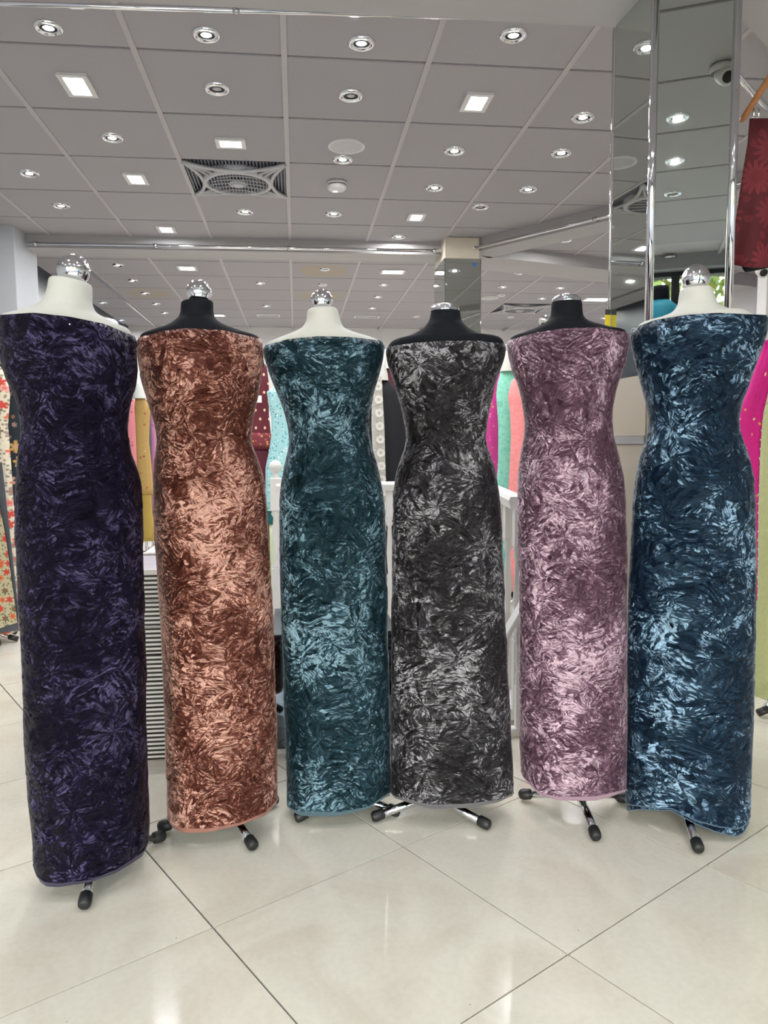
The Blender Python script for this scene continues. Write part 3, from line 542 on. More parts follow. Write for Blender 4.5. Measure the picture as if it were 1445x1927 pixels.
def velvet(m, idx):
    B, vd, n, er, zz, CC, AA = profile(m); ef = -vd
    NU, NV = 190, 300
    th = np.linspace(0, 2*np.pi, NU, endpoint=False); ct, st = np.cos(th), np.sin(th)      # theta=0 right, pi/2 towards the camera
    wz = zz[np.argmin(np.where((zz > .75) & (zz < 1.35), AA, 9))]
    def bz(z): return np.interp(z, [.0, .5, wz-.22, wz, wz+.14, wz+.26, wz+.36], [.118, .118, .118, .088, .112, .108, .082])
    ex = 2/2.35; cx = np.sign(ct)*np.abs(ct)**ex; sy = np.sign(st)*np.abs(st)**ex
    def pt(z):
        c, a, b = np.interp(z, zz, CC), np.interp(z, zz, AA), bz(z)
        return B[None, :]+er[None, :]*(c+a*cx)[:, None]+ef[None, :]*(b*sy)[:, None]
    def edge(curve, z0):
        cxs, cys = np.array(curve).T; z = np.full(NU, z0)
        for _ in range(4):
            P = pt(z)
            for k in range(NU):
                if st[k] >= -1e-6:
                    x, _y = pj((P[k, 0], P[k, 1], z[k])); y = np.interp(x, cxs, cys); d = ray(x, y); tt = (P[k, 0]*n[0]+P[k, 1]*n[1])/(d[0]*n[0]+d[1]*n[1]); z[k] = CH+d[2]*tt
        zr, zl = z[0], z[NU//2]
        for k in range(NU):
            if st[k] < -1e-6: f = (1-ct[k])/2; z[k] = zr*(1-f)+zl*f
        kk = np.array([1, 2, 3, 2, 1])/9.; z = sum(kk[i]*np.roll(z, i-2) for i in range(5)); return z
    zt, zb = edge(m['top'], zz[-20]), edge(m['hem'], zz[20])
    tv = np.linspace(0, 1, NV)[:, None]; Z = zb[None]+(zt-zb)[None]*tv
    U = np.repeat((th*.158)[None], NV, 0); V = Z.copy()
    hh = crumple(U, V, .0021, 40+idx)
    fade = np.clip((zt[None]-Z)/.02, .25, 1)*np.clip((Z-zb[None])/.02, .3, 1); hh = hh*fade
    c, a, b = np.interp(Z, zz, CC), np.interp(Z, zz, AA), bz(Z)
    bust = .016*np.exp(-((Z-(wz+.20))/.075)**2)*(np.exp(-((ct-.42)/.3)**2)+np.exp(-((ct+.42)/.3)**2))*np.clip(st, 0, 1)
    inn = -.006*np.clip(1-(zt[None]-Z)/.012, 0, 1)
    S = c+(a+hh*.6+inn)*cx[None]; D = (b+hh+bust+inn)*sy[None]
    X = B[0]+er[0]*S+ef[0]*D; Y = B[1]+er[1]*S+ef[1]*D
    vts = np.stack([X, Y, Z], -1).reshape(-1, 3)-np.array([B[0], B[1], 0])
    i = np.arange(NV-1)[:, None]*NU; j = np.arange(NU)[None]; jn = (j+1) % NU
    fc = np.stack([i+j, i+jn, i+NU+jn, i+NU+j], -1).reshape(-1, 4)
    me = bpy.data.meshes.new('velvet'); me.from_pydata(vts.tolist(), [], fc.tolist()); me.update()
    uvl = me.uv_layers.new(name='UVMap'); li = np.zeros(len(me.loops), np.int64); me.loops.foreach_get('vertex_index', li)
    u_ = (li % NU)*(2*np.pi/NU)*.158; v_ = vts[li, 2]
    lj = (li % NU); first = lj.reshape(-1, 4); wrap = (first.max(1)-first.min(1)) > NU/2
    uu = u_.reshape(-1, 4); uu[wrap] = np.where(first[wrap] < NU/2, uu[wrap]+2*np.pi*.158, uu[wrap])
    uvl.data.foreach_set('uv', np.stack([uu.ravel(), v_], 1).ravel())
    lab = {'purple': 'dark purple crushed velvet wrapped around the form at far left', 'copper': 'copper brown crushed velvet wrapped around a black dress form', 'teal': 'teal crushed velvet wrapped around the white form near the middle', 'grey': 'charcoal grey crushed velvet wrapped around a black dress form', 'lilac': 'lilac pink crushed velvet wrapped around a black dress form', 'blue': 'steel blue crushed velvet wrapped around the white form at far right'}[m['c']]
    t = thing('velvet_length', lab, 'fabric', (B[0], B[1], 0), 'crushed velvet lengths on dress forms')
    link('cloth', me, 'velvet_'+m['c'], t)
    # folded hem: an inner turn of cloth that hangs a little lower, with a plain selvedge cord along it
    low = .010 if m['c'] != 'blue' else .016
    wav = low+.003*np.sin(3*th+idx) + (.007*np.sin(2*th+1.) if m['c'] == 'blue' else 0)
    def ring(zo, off, hk):
        P = pt(zo); cc = np.interp(zo, zz, CC); dx = P-(B+er*cc[:, None]); L = np.linalg.norm(dx, axis=1)[:, None]; P = P+dx/L*off
        return np.column_stack([P-B, zo])
    R = [ring(zb+.05, -.008, 0), ring(zb+.012, -.006, 0), ring(zb-wav*.6, -.003, 0), ring(zb-wav, -.004, 0)]
    v = np.concatenate(R); f = [(k*NU+j, k*NU+(j+1) % NU, (k+1)*NU+(j+1) % NU, (k+1)*NU+j) for k in range(3) for j in range(NU)]
    me2 = bpy.data.meshes.new('inner_layer'); me2.from_pydata(v.tolist(), [], f); me2.update()
    u2 = me2.uv_layers.new(name='UVMap'); li = np.zeros(len(me2.loops), np.int64); me2.loops.foreach_get('vertex_index', li); u2.data.foreach_set('uv', np.stack([(li % NU)*(2*np.pi/NU)*.158+.5, v[li, 2]], 1).ravel())
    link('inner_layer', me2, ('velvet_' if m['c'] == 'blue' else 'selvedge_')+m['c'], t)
    bm = bmesh.new(); e = ring(zb+.001, .0, 0); pts = [Vector(p) for p in e[::2]]; tube_bm(bm, pts+[pts[0]], .0019, 6, False); obm('selvedge', bm, 'selvedge_'+m['c'], t, True)
    if m['c'] == 'blue': bm = bmesh.new(); e = ring(zb-wav, -.004, 0); pts = [Vector(p) for p in e[::2]]; tube_bm(bm, pts+[pts[0]], .0017, 6, False); obm('selvedge', bm, 'selvedge_blue', t, True)
    # pin at the top edge
    k = NU//4; lathe('pin', [(0, .003), (.0025, .002), (.003, 0), (.002, -.002), (0, -.003)], 'brushed', t, 8, tuple(np.append(pt(zt)[k]-B, zt[k]-.02)+np.array([*(ef*.006), 0])))
    return zt
def dress_form(m, idx):
    B, vd, n, er, zz, CC, AA = profile(m); ef = -vd; J = 'white_jersey' if m['jersey'] == 'white' else 'black_jersey'
    lab = {'purple': 'white dress form with chrome ball finial under the purple velvet', 'copper': 'black dress form with chrome ball finial under the copper velvet', 'teal': 'white dress form with chrome ball finial under the teal velvet', 'grey': 'black dress form with low chrome dome under the grey velvet', 'lilac': 'black dress form with low chrome dome under the lilac velvet', 'blue': 'white dress form with chrome ball finial under the blue velvet'}[m['c']]
    t = thing('dress_form', lab, 'mannequin', (B[0], B[1], 0), 'dress forms on chrome tripod stands')
    rings = []; NU = 48; th = np.linspace(0, 2*np.pi, NU, endpoint=False)
    secs = []
    for xl, yl, xr, yr in m['neck']:
        L_, R_ = hit_plane(xl, yl, B, n), hit_plane(xr, yr, B, n); sl, sr = (L_[:2]-B)@er, (R_[:2]-B)@er; secs.append(((sl+sr)/2, (sr-sl)/2, (L_[2]+R_[2])/2, (R_[2]-L_[2])/2))
    a0 = secs[1][1]
    secs = [s+(None,) for s in secs]
    c, a, z, dz, _ = secs[-1]; zl = z
    low = [(np.interp(q, zz, CC), np.interp(q, zz, AA)-.012, q, 0, None) for q in (zl-.12, zl-.26, zl-.40, zl-.55)]
    allr = secs+low; vts = []
    # denser rings by interpolation
    A = np.array([[q[0], q[1], q[2], q[3]] for q in allr]); tt = np.arange(len(A)); td = np.linspace(0, len(A)-1, 5*(len(A)-1)+1)
    def cr(col):                                           # Catmull-Rom
        p = np.concatenate([[col[0]], col, [col[-1]]]); o = []
        for q in td:
            k = min(int(q), len(col)-2); f = q-k; p0, p1_, p2_, p3 = p[k:k+4]
            o.append(.5*((2*p1_)+(-p0+p2_)*f+(2*p0-5*p1_+4*p2_-p3)*f*f+(-p0+3*p1_-3*p2_+p3)*f**3))
        return np.array(o)
    C_, A_, Z_, DZ = (cr(A[:, k]) for k in range(4))
    for c, a, z, dz in zip(C_, A_, Z_, DZ):
        b = np.interp(a, [a0*.8, a0, a0*1.4, a0*2.2, .17], [a0*.78, a0*.95, .062, .070, .078])
        vts += [(er[0]*(c+a*math.cos(q))+ef[0]*b*math.sin(q), er[1]*(c+a*math.cos(q))+ef[1]*b*math.sin(q), z+dz*math.cos(q)) for q in th]
    nr = len(C_); fc = [(k*NU+j, k*NU+(j+1) % NU, (k+1)*NU+(j+1) % NU, (k+1)*NU+j)[::-1] for k in range(nr-1) for j in range(NU)]
    fc.append(tuple(range(NU))); body = raw('body', vts, fc, J, t, True)
    body.data.polygons[-1].use_smooth = False
    # finial
    px, py, r_ = m['ball']; P = hit_plane(px, py, B, n); D = np.linalg.norm(P-O); R = r_/F0*D*.985; loc = P-np.array([B[0], B[1], 0]); ztop = Z_[0]
    dome = m['c'] in ('grey', 'lilac')
    if dome:
        zt_ = hit_plane(px, 571 if m['c'] == 'grey' else 553, B, n)[2]-ztop; R2 = secs[1][1]*.97
        lathe('finial', [(R2, -.004), (R2, .003)]+[(R2*math.cos(q), .003+(zt_-.003)*math.sin(q)) for q in np.linspace(.1, math.pi/2-.02, 10)]+[(0, zt_)], 'chrome', t, 36, (loc[0], loc[1], ztop))
    else:
        lathe('finial', [(R*math.sin(q), -R*math.cos(q)) for q in np.linspace(.0, math.pi, 25)], 'chrome', t, 40, tuple(loc))
        lathe('finial_collar', [(R*.62, -R*.98), (R*.80, -R*.92), (R*.84, -R*.80), (R*.70, -R*.70)], 'plastic_white' if m['jersey'] == 'white' else 'chrome', t, 30, tuple(loc))
        lathe('finial_stem', [(R*.5, ztop-loc[2]-.01), (R*.5, -R*.85)], 'chrome', t, 20, tuple(loc))
    # stand
    tube('pole', [(0, 0, .07), (0, 0, .95)], .016, 'chrome', t, 16); lathe('hub', [(0, .048), (.018, .048), (.022, .052), (.022, .085), (.018, .098), (0, .098)], 'rubber', t, 20)
    feet = [np.array(f) for f in m['feet']]
    a = math.atan2(feet[0][1]-B[1], feet[0][0]-B[0])
    if len(feet) == 1: feet += [B+.19*np.array([math.cos(a+s*2.094), math.sin(a+s*2.094)]) for s in (-1, 1)]
    elif len(feet) == 2: v = (feet[0]-B)+(feet[1]-B); feet.append(B-v/np.linalg.norm(v)*.19)
    for f in feet:
        v = np.append((f-B), 0); L = np.linalg.norm(v); v /= L; s = v*.015+np.array([0, 0, .060]); e = v*(L+.011)+np.array([0, 0, .0185]); dn = (e-s)/np.linalg.norm(e-s)
        lg = tube('leg', [s, e-dn*.01], .0125, 'chrome', t, 16)
        tube('rubber_foot', [e-dn*.038, e-dn*.035, e-dn*.012, e-dn*.002, e+dn*.002], [.0135, .0165, .0175, .0155, .011], 'rubber', lg, 16)
for k, m in enumerate(MQ): velvet(m, k); dress_form(m, k)
# ------------------------------------------------------------------ background garments on forms
def loft_rows(name, rows, Y, mat, parent, origin, ratio=.42, pleat=0.0, seed=0):
    NU = 40; th = np.linspace(0, 2*np.pi, NU, endpoint=False); S = []
    for y, xl, xr in rows:
        L_, R_ = aty(xl, y, Y), aty(xr, y, Y); S.append(((L_[0]+R_[0])/2, (R_[0]-L_[0])/2, (L_[2]+R_[2])/2))
    S = np.array(S); td = np.linspace(0, len(S)-1, 4*(len(S)-1)+1); S = np.stack([np.interp(td, np.arange(len(S)), S[:, k]) for k in range(3)], 1)
    v = []
    for i, (c, a, z) in enumerate(S):
        q = i/(len(S)-1); pl_ = pleat*q*np.sin(9*th+seed)
        for k in range(NU): rr = a*(1+pl_[k]); v.append((c+rr*math.cos(th[k])-origin[0], Y-origin[1]+rr*ratio*math.sin(th[k]), z-origin[2]))
    n = len(S); f = [(k*NU+j, k*NU+(j+1) % NU, (k+1)*NU+(j+1) % NU, (k+1)*NU+j) for k in range(n-1) for j in range(NU)]
    f += [tuple(range(NU))[::-1], tuple(range((n-1)*NU, n*NU))]
    return raw(name, v, f, mat, parent, True)
MAT['g_cream'] = m_petal('cream_floral', (222, 212, 192), [(200, 70, 60), (226, 150, 140), (150, 140, 130), (214, 110, 80), (120, 108, 88)], 15.0, 5, .40)
MAT['g_border'] = m_petal('floral_border', (190, 178, 148), [(196, 60, 48), (206, 110, 70), (90, 96, 70)], 18.0, 6, .36)
MAT['g_navyf'] = m_petal('navy_floral', (30, 42, 52), [(206, 160, 150), (30, 42, 52), (196, 160, 90), (40, 54, 64), (150, 110, 80)], 7.0, 6, .30)
MAT['g_pink'] = m_fabric('pink_print', (226, 140, 150), [(170, 90, 104), (226, 140, 150), (200, 120, 130)], 20, .3)
MAT['g_mustard'] = m_fabric('mustard_print', (184, 150, 88), [(184, 150, 88), (120, 84, 50), (206, 166, 140), (170, 90, 70)], 18, .3)
MAT['g_mustard2'] = plain('mustard_plain', (172, 146, 70), .7, 0, .06, 12, .2)
MAT['g_slate'] = m_fabric('slate_print', (92, 110, 120), [(92, 110, 120), (120, 124, 134), (80, 98, 108)], 18, .35)
MAT['g_orchid'] = m_fabric('orchid_print', (214, 150, 196), [(196, 60, 140), (214, 150, 196), (190, 110, 180)], 14, .38)
MAT['g_maroon'] = m_dots('maroon_gold_dots', (92, 8, 34), (220, 186, 150), 15.0, 15.0, .13)
MAT['g_maroon2'] = plain('maroon_plain', (78, 6, 32), .7, 0, .08, 12, .2)
MAT['g_gold'] = m_fabric('gold_rose_border', (120, 40, 50), [(206, 160, 100), (214, 84, 96), (150, 110, 70)], 46, .45)
MAT['g_aqua'] = m_fabric('aqua_lace', (168, 216, 222), [(98, 180, 196), (214, 236, 236), (70, 150, 170), (150, 208, 216)], 60, .45)
MAT['g_tealhem'] = plain('teal_hem', (16, 92, 98), .6, 0, .1, 30)
MAT['g_navy'] = plain('navy_cloth', (6, 8, 20), .75, 0, .15, 12, .2)
MAT['g_lace'] = m_fabric('white_lace', (190, 186, 182), [(236, 234, 230), (150, 146, 142)], 80, .4)
MAT['g_daisy'] = plain('white_thread', (236, 234, 230), .7, 0, .04, 60, .2)
MAT['g_magenta'] = m_fabric('magenta_embroidery', (214, 62, 150), [(232, 120, 180), (196, 40, 130), (206, 150, 110)], 36, .38)
MAT['g_mint'] = m_petal('mint_print', (140, 218, 196), [(140, 218, 196), (112, 186, 168), (120, 196, 180)], 9.0, 5, .2)
MAT['g_peach'] = m_petal('peach_gold', (244, 150, 152), [(244, 150, 152), (190, 140, 90), (236, 140, 144)], 8.0, 4, .24)
MAT['g_lime'] = plain('pale_green', (206, 220, 184), .7, 0, .05, 20)
MAT['g_olive'] = m_fabric('pale_olive', (172, 178, 130), [(172, 178, 130), (120, 96, 60), (172, 178, 130), (172, 178, 130), (180, 186, 140)], 11, .2)
MAT['g_fuchsia'] = m_fabric('fuchsia_embroidery', (214, 16, 140), [(214, 16, 140), (214, 150, 60), (196, 10, 124), (240, 200, 150)], 30, .3)
MAT['g_burg'] = m_petal('burgundy_damask', (88, 20, 34), [(122, 40, 52), (112, 34, 46)], 7.5, 14, .46, .7, (104, 28, 42))
MAT['g_teal_b'] = plain('turquoise_cloth', (24, 140, 168), .7, 0, .08, 12, .2)
def garment_form(name, label, Y, parts, neck='white_jersey', feet=True, ratio=.42):
    """one dress form on a stand, wearing a garment made of lofted pieces; parts = [(part name, rows, material)]"""
    rows = parts[0][1]; xc = np.mean([aty((q[1]+q[2])/2, q[0], Y)[0] for q in rows]); org = (xc, Y, 0)
    t = thing(name, label, 'mannequin', org, 'dressed forms in the background')
    for k, (pn, rw, mt) in enumerate(parts): loft_rows(pn, rw, Y, mt, t, org, ratio+.02*k, .05 if k else .03, k)
    tp = aty((rows[0][1]+rows[0][2])/2, rows[0][0], Y); lx = tp[0]-xc
    lathe('neck', [(.062, -.05), (.056, .0), (.048, .03), (.046, .085), (.040, .093), (0, .095)], neck, t, 20, (lx, 0, tp[2]))
    tube('pole', [(0, 0, .10), (0, 0, tp[2]-.06)], .014, 'chrome', t, 10)
    if feet:
        for k in range(3):
            a = -math.pi/2+.55+k*2.094; e = Vector((.17*math.cos(a), .17*math.sin(a), .018)); lg = tube('leg', [(0, 0, .15), e], .012, 'chrome', t, 10); tube('rubber_foot', [e*.80+Vector((0, 0, .03)), e], .0165, 'rubber', lg, 10)
    return t, org
gf, og = garment_form('floral_dress_form', 'dress form in cream floral dress with bordered panel at far left edge', 4.75,
    [('dress', [(668, -50, -18), (692, -72, 2), (715, -82, 14), (745, -84, 18), (800, -78, 14), (850, -84, 18), (950, -92, 24), (1060, -98, 30), (1190, -104, 36)], 'g_cream')])
for pn, quad, mt, dy in (('panel_backing', [(-30, 870), (3, 870), (29, 1100), (34, 1150), (34, 1186), (-30, 1198)], 'fan_dark', -.155), ('bordered_panel', [(-34, 900), (-4, 940), (10, 1010), (24, 1110), (32, 1172), (-30, 1192)], 'g_border', -.175)):
    v = [aty(x, y, og[1]+dy) for x, y in quad]; v = [p-np.array(og) for p in v]; n_ = len(v); v2 = v+[p+np.array([0, .006, 0]) for p in v]
    raw(pn, v2, [tuple(range(n_)), tuple(range(n_, 2*n_))[::-1]]+[(i, n_+i, n_+(i+1) % n_, (i+1) % n_) for i in range(n_)], mt, gf)
e = atz(34, 1208, 0)-np.array(og); s_ = Vector((e[0]-.30, e[1]+.04, .11)); lg = tube('leg', [s_, Vector((e[0]-.02, e[1], .022))], .012, 'chrome', gf, 10); tube('rubber_foot', [Vector((e[0]-.05, e[1], .034)), Vector((e[0], e[1], .018))], .0165, 'rubber', lg, 10)
garment_form('navy_floral_form', 'dress form in dark navy floral dress behind the purple velvet', 5.5, [('dress', [(672, 5, 30), (690, -8, 44), (740, -14, 52), (820, -8, 48), (900, -14, 54), (1150, -22, 64)], 'g_navyf')])
garment_form('pink_dress_form', 'dress form in pink printed dress right of the purple velvet', 7.7, [('dress', [(742, 232, 248), (758, 222, 257), (800, 222, 259), (830, 224, 257), (900, 219, 264), (1022, 216, 270)], 'g_pink')])
garment_form('mustard_dress_form', 'dress form in mustard tunic and plain mustard trousers', 7.4, [('tunic', [(740, 258, 266), (752, 254, 274), (768, 253, 283), (800, 255, 281), (830, 256, 280), (880, 258, 285), (930, 260, 288)], 'g_mustard'), ('trousers', [(928, 265, 285), (960, 266, 286), (1018, 268, 294)], 'g_mustard2')])
garment_form('slate_dress_form', 'dress form in slate blue dress behind the mustard tunic', 8.0, [('dress', [(744, 274, 284), (758, 268, 291), (800, 270, 291), (850, 272, 293), (900, 272, 297), (1000, 272, 302)], 'g_slate')])
garment_form('orchid_dress_form', 'dress form in orchid pink and magenta dress beside the copper velvet', 7.6, [('dress', [(752, 287, 297), (765, 282, 304), (800, 284, 302), (850, 285, 303), (895, 283, 306), (960, 283, 308)], 'g_orchid')])
mf, om = garment_form('maroon_dress_form', 'dress form in maroon kurta with gold dots right of the copper velvet', 5.9, [('kurta', [(678, 472, 492), (690, 462, 502), (720, 454, 506), (780, 456, 506), (812, 452, 509), (846, 448, 512)], 'g_maroon'), ('border', [(815, 450, 510), (842, 447, 513)], 'g_gold'), ('trousers', [(840, 456, 505), (900, 452, 510), (1100, 446, 516)], 'g_maroon2')], 'black_jersey')
q = aty(484, 751, 5.9-.14)-np.array(om); tg_ = box('price_tag', (q[0]-.033, q[1]-.004, q[2]-.026), (q[0]+.033, q[1], q[2]+.026), 'white_paint', mf); tg_['label'] = 'white card tag'
q = aty(482, 742, 5.9-.14)-np.array(om); tube('tag_thread', [(q[0], q[1]+.0, q[2]), (q[0], q[1]+.02, q[2]+.06)], .0012, 'white_paint', mf, 6)
garment_form('aqua_dress_form', 'dress form in aqua lace dress left of the teal velvet', 5.0, [('dress', [(729, 516, 570), (737, 502, 584), (760, 505, 582), (785, 510, 577), (815, 511, 576), (845, 507, 580), (880, 500, 588), (960, 500, 588)], 'g_aqua'), ('hem', [(955, 503, 586), (985, 503, 586)], 'g_tealhem'), ('trousers', [(980, 506, 582), (1120, 510, 578)], 'g_lime')])
nf, on_ = garment_form('navy_dress_form', 'dress form in navy dress with daisy lace trim between teal and grey velvet', 5.0, [('dress', [(702, 704, 722), (716, 694, 732), (735, 690, 746), (770, 690, 756), (810, 690, 764), (860, 690, 768), (1000, 688, 772), (1130, 686, 776)], 'g_navy')])
garment_form('crimson_dress_form', 'dress form in crimson dress behind the navy dress with lace', 5.8, [('dress', [(682, 722, 734), (692, 708, 748), (720, 704, 754), (800, 708, 750), (900, 702, 756), (1100, 698, 760)], 'g_maroon2')])
garment_form('lime_dress_form', 'pale green dress just showing beside the waist of the grey velvet', 5.5, [('dress', [(760, 742, 760), (790, 736, 764), (820, 736, 768), (845, 738, 764), (900, 734, 772), (1120, 730, 776)], 'g_lime')])
a, b = aty(706, 712, 4.86), aty(726, 1000, 4.86); v = [aty(x, y, 4.868)-np.array(on_) for x, y in ((700, 712), (718, 708), (723, 800), (726, 902), (727, 1000), (708, 1000), (704, 902), (699, 800))]; n_ = len(v)
raw('lace_trim', v+[p+np.array([0, .006, 0]) for p in v], [tuple(range(n_)), tuple(range(n_, 2*n_))[::-1]]+[(i, n_+i, n_+(i+1) % n_, (i+1) % n_) for i in range(n_)], 'g_lace', nf)
bm = bmesh.new()
for k in range(14):
    a = 2*math.pi*k/14; d0, d1 = Vector((math.cos(a), 0, math.sin(a))), Vector((-math.sin(a), 0, math.cos(a)))
    bm.faces.new([bm.verts.new(c) for c in (d0*.006, d0*.022-d1*.0042+Vector((0, -.004, 0)), d0*.030+Vector((0, -.002, 0)), d0*.022+d1*.0042+Vector((0, -.004, 0)))])
for k in range(8): pass
dme = bpy.data.meshes.new('daisy'); bm.to_mesh(dme); bm.free(); dme.materials.append(MAT['g_daisy'])
for k in range(11):
    p = aty(711.5+k*1.0, 727+25*k, 4.855)-np.array(on_); o = bpy.data.objects.new('daisy', dme); COL.objects.link(o); o.parent = nf; o.location = tuple(p); o.rotation_euler = (0, k*.2, 0)
garment_form('magenta_dress_form', 'dress form in magenta embroidered dress right of the grey velvet', 5.72, [('dress', [(672, 936, 952), (690, 924, 958), (720, 918, 958), (780, 912, 950), (830, 908, 946), (900, 904, 954), (1100, 900, 962)], 'g_magenta')])
garment_form('mint_dress_form', 'dress form in mint green dress between grey and lilac velvet', 5.38, [('dress', [(686, 950, 962), (700, 942, 972), (722, 936, 980), (745, 934, 982), (800, 938, 978), (860, 938, 978), (930, 934, 984), (1100, 928, 990)], 'g_mint')])
garment_form('peach_dress_form', 'dress form in peach dress with gold motifs beside the lilac velvet', 5.04, [('dress', [(700, 978, 996), (718, 962, 1010), (745, 956, 1014), (775, 960, 1010), (820, 962, 1008), (870, 960, 1012), (930, 957, 1016), (1110, 950, 1022)], 'g_peach')])
gf2, og2 = garment_form('olive_dress_form', 'dress form in pale olive dress at far right edge', 3.22, [('dress', [(612, 1500, 1530), (640, 1470, 1562), (700, 1452, 1580), (780, 1440, 1588), (850, 1436, 1590), (1000, 1424, 1600), (1200, 1416, 1608), (1344, 1412, 1614)], 'g_olive')], ratio=.6)
q = atz(1426, 1350, 0)-np.array(og2); lg = tube('leg', [(0, 0, .15), (q[0]+.02, q[1], .025)], .012, 'chrome', gf2, 10); tube('rubber_foot', [(q[0]+.045, q[1], .035), (q[0], q[1], .019)], .0165, 'rubber', lg, 10)
# fuchsia shawl over the olive dress
shawl = thing('fuchsia_shawl', 'bright fuchsia embroidered shawl with pearl edging beside the blue velvet', 'shawl', (og2[0]-.15, 2.98, 0)); so = np.array(shawl.location)
lft = [(640, 1436), (680, 1425), (733, 1404), (775, 1386), (800, 1384), (860, 1400), (950, 1412), (1050, 1418), (1130, 1421)]; rgt = [(640, 1480), (680, 1466), (733, 1447), (775, 1437), (800, 1434), (860, 1430), (950, 1427), (1050, 1426), (1130, 1425)]
v = []; ns = 7
for (y, xl), (_, xr) in zip(lft, rgt):
    for k in range(ns): f = k/(ns-1); v.append(aty(xl+(xr-xl)*f, y, 2.94-.02*math.sin(math.pi*f)+.008*math.sin(9*f+y*.01))-so)
m_ = len(lft); fr = [(i*ns+k, (i+1)*ns+k, (i+1)*ns+k+1, i*ns+k+1) for i in range(m_-1) for k in range(ns-1)]
o = raw('cloth', v, fr, 'g_fuchsia', shawl, True); md = o.modifiers.new('thick', 'SOLIDIFY'); md.thickness = .004
lathe_p = lathe('pearl', [(0, .005), (.0035, .0035), (.005, 0), (.0035, -.0035), (0, -.005)], 'white_jersey', shawl, 8); pm = lathe_p.data; ys = np.linspace(690, 1120, 26); lathe_p.location = tuple(aty(np.interp(ys[0], *zip(*rgt)), ys[0], 2.925)-so)
for y in ys[1:]:
    o = bpy.data.objects.new('pearl', pm); COL.objects.link(o); o.parent = shawl; o.location = tuple(aty(np.interp(y, *zip(*rgt))+random.uniform(-1, 1), y, 2.925)-so)
# burgundy garment on a clip hanger at the right edge
HY = 2.62; hg = thing('clip_hanger', 'wooden clip hanger at the upper right edge', 'hanger', tuple(aty(1395, 229, HY))); ho = np.array(hg.location)
pa, pb = aty(1394, 229, HY)-ho, aty(1455, 136, HY-.12)-ho; bm = bmesh.new(); tube_bm(bm, [pa, pa+(pb-pa)*.1, pb, pb+(pb-pa)*.6], [.008, .011, .012, .012], 10); obm('bar', bm, 'wood', hg, True)
cq = aty(1421, 214, HY-.03)-ho
tube('hook', [pb+(pb-pa)*.6, pb+(pb-pa)*.6+np.array([.02, .0, .07]), pb+(pb-pa)*.6+np.array([.05, .04, .13])], .003, 'chrome', hg, 8)
for s in (-.012, .006): tube('clip', [cq+np.array([s, 0, .022]), cq+np.array([s+.004, -.006, .01]), cq+np.array([s, -.008, -.014])], [.0035, .005, .006], 'chrome', hg, 8)
bg_ = thing('burgundy_garment', 'burgundy damask garment clipped to a wooden hanger at the upper right edge', 'garment', tuple(aty(1421, 222, HY-.03))); bo = np.array(bg_.location)
def sheet(nm, L, Rr, Y, mat, amp, seed):
    v = []; ns = 24
    for (y, xl), (_, xr) in zip(L, Rr):
        for k in range(ns): f = k/(ns-1); g_ = (y-L[0][0])/(L[-1][0]-L[0][0]); v.append(aty(xl+(xr-xl)*f, y+6*math.sin(5*f+seed)*g_, Y+amp*g_*math.sin(11*f+seed+2*g_))-bo)
    mm = len(L); o = raw(nm, v, [(i*ns+k, (i+1)*ns+k, (i+1)*ns+k+1, i*ns+k+1) for i in range(mm-1) for k in range(ns-1)], mat, bg_, True); md = o.modifiers.new('thick', 'SOLIDIFY'); md.thickness = .006; md.offset = 1
    return o
sheet('front_layer', [(224, 1410), (270, 1406), (330, 1396), (400, 1386), (450, 1378), (482, 1376), (498, 1379)], [(200, 1478), (250, 1500), (330, 1520), (400, 1530), (450, 1530), (482, 1525), (490, 1520)], HY-.03, 'g_burg', .022, 0)
sheet('under_layer', [(260, 1414), (350, 1404), (430, 1394), (492, 1391)], [(260, 1500), (350, 1530), (430, 1535), (500, 1535)], HY+.03, 'g_maroon2', .01, 1)
sheet('lining', [(440, 1398), (480, 1394), (500, 1396), (507, 1402)], [(440, 1530), (480, 1535), (502, 1535), (506, 1535)], HY+.055, 'g_navy', .012, 2)
fb = thing('background_form', 'small black dress form with chrome ball behind the lilac neck', 'mannequin', tuple(aty(1024, 640, 5.9)*np.array([1, 1, 0]))); zb_ = aty(1022, 603, 5.9)[2]
lathe('finial', [(.045*math.sin(q), zb_-.045*math.cos(q)) for q in np.linspace(0, math.pi, 17)], 'chrome', fb, 24); lathe('body', [(0, zb_-.04), (.045, zb_-.04), (.05, zb_-.1), (.16, zb_-.16), (.17, zb_-.3), (.12, zb_-.5), (.18, zb_-.8), (.19, .15), (0, .15)], 'black_jersey', fb, 28); lathe('base', [(0, .16), (.016, .16), (.016, .03), (.15, .012), (.15, 0), (0, 0)], 'brushed', fb, 24)
yq = aty(1142, 604, 2.775); ys_ = thing('shelf_label', 'small yellow and black label strip at the left edge of the mirrored column', 'label', tuple(yq))
MAT['yellow'] = plain('yellow_card', (232, 208, 40), .5); box('card', (-.008, -.003, -.042), (.012, 0, .022), 'yellow', ys_); box('header', (-.008, -.0035, .022), (.012, 0, .042), 'rubber', ys_)
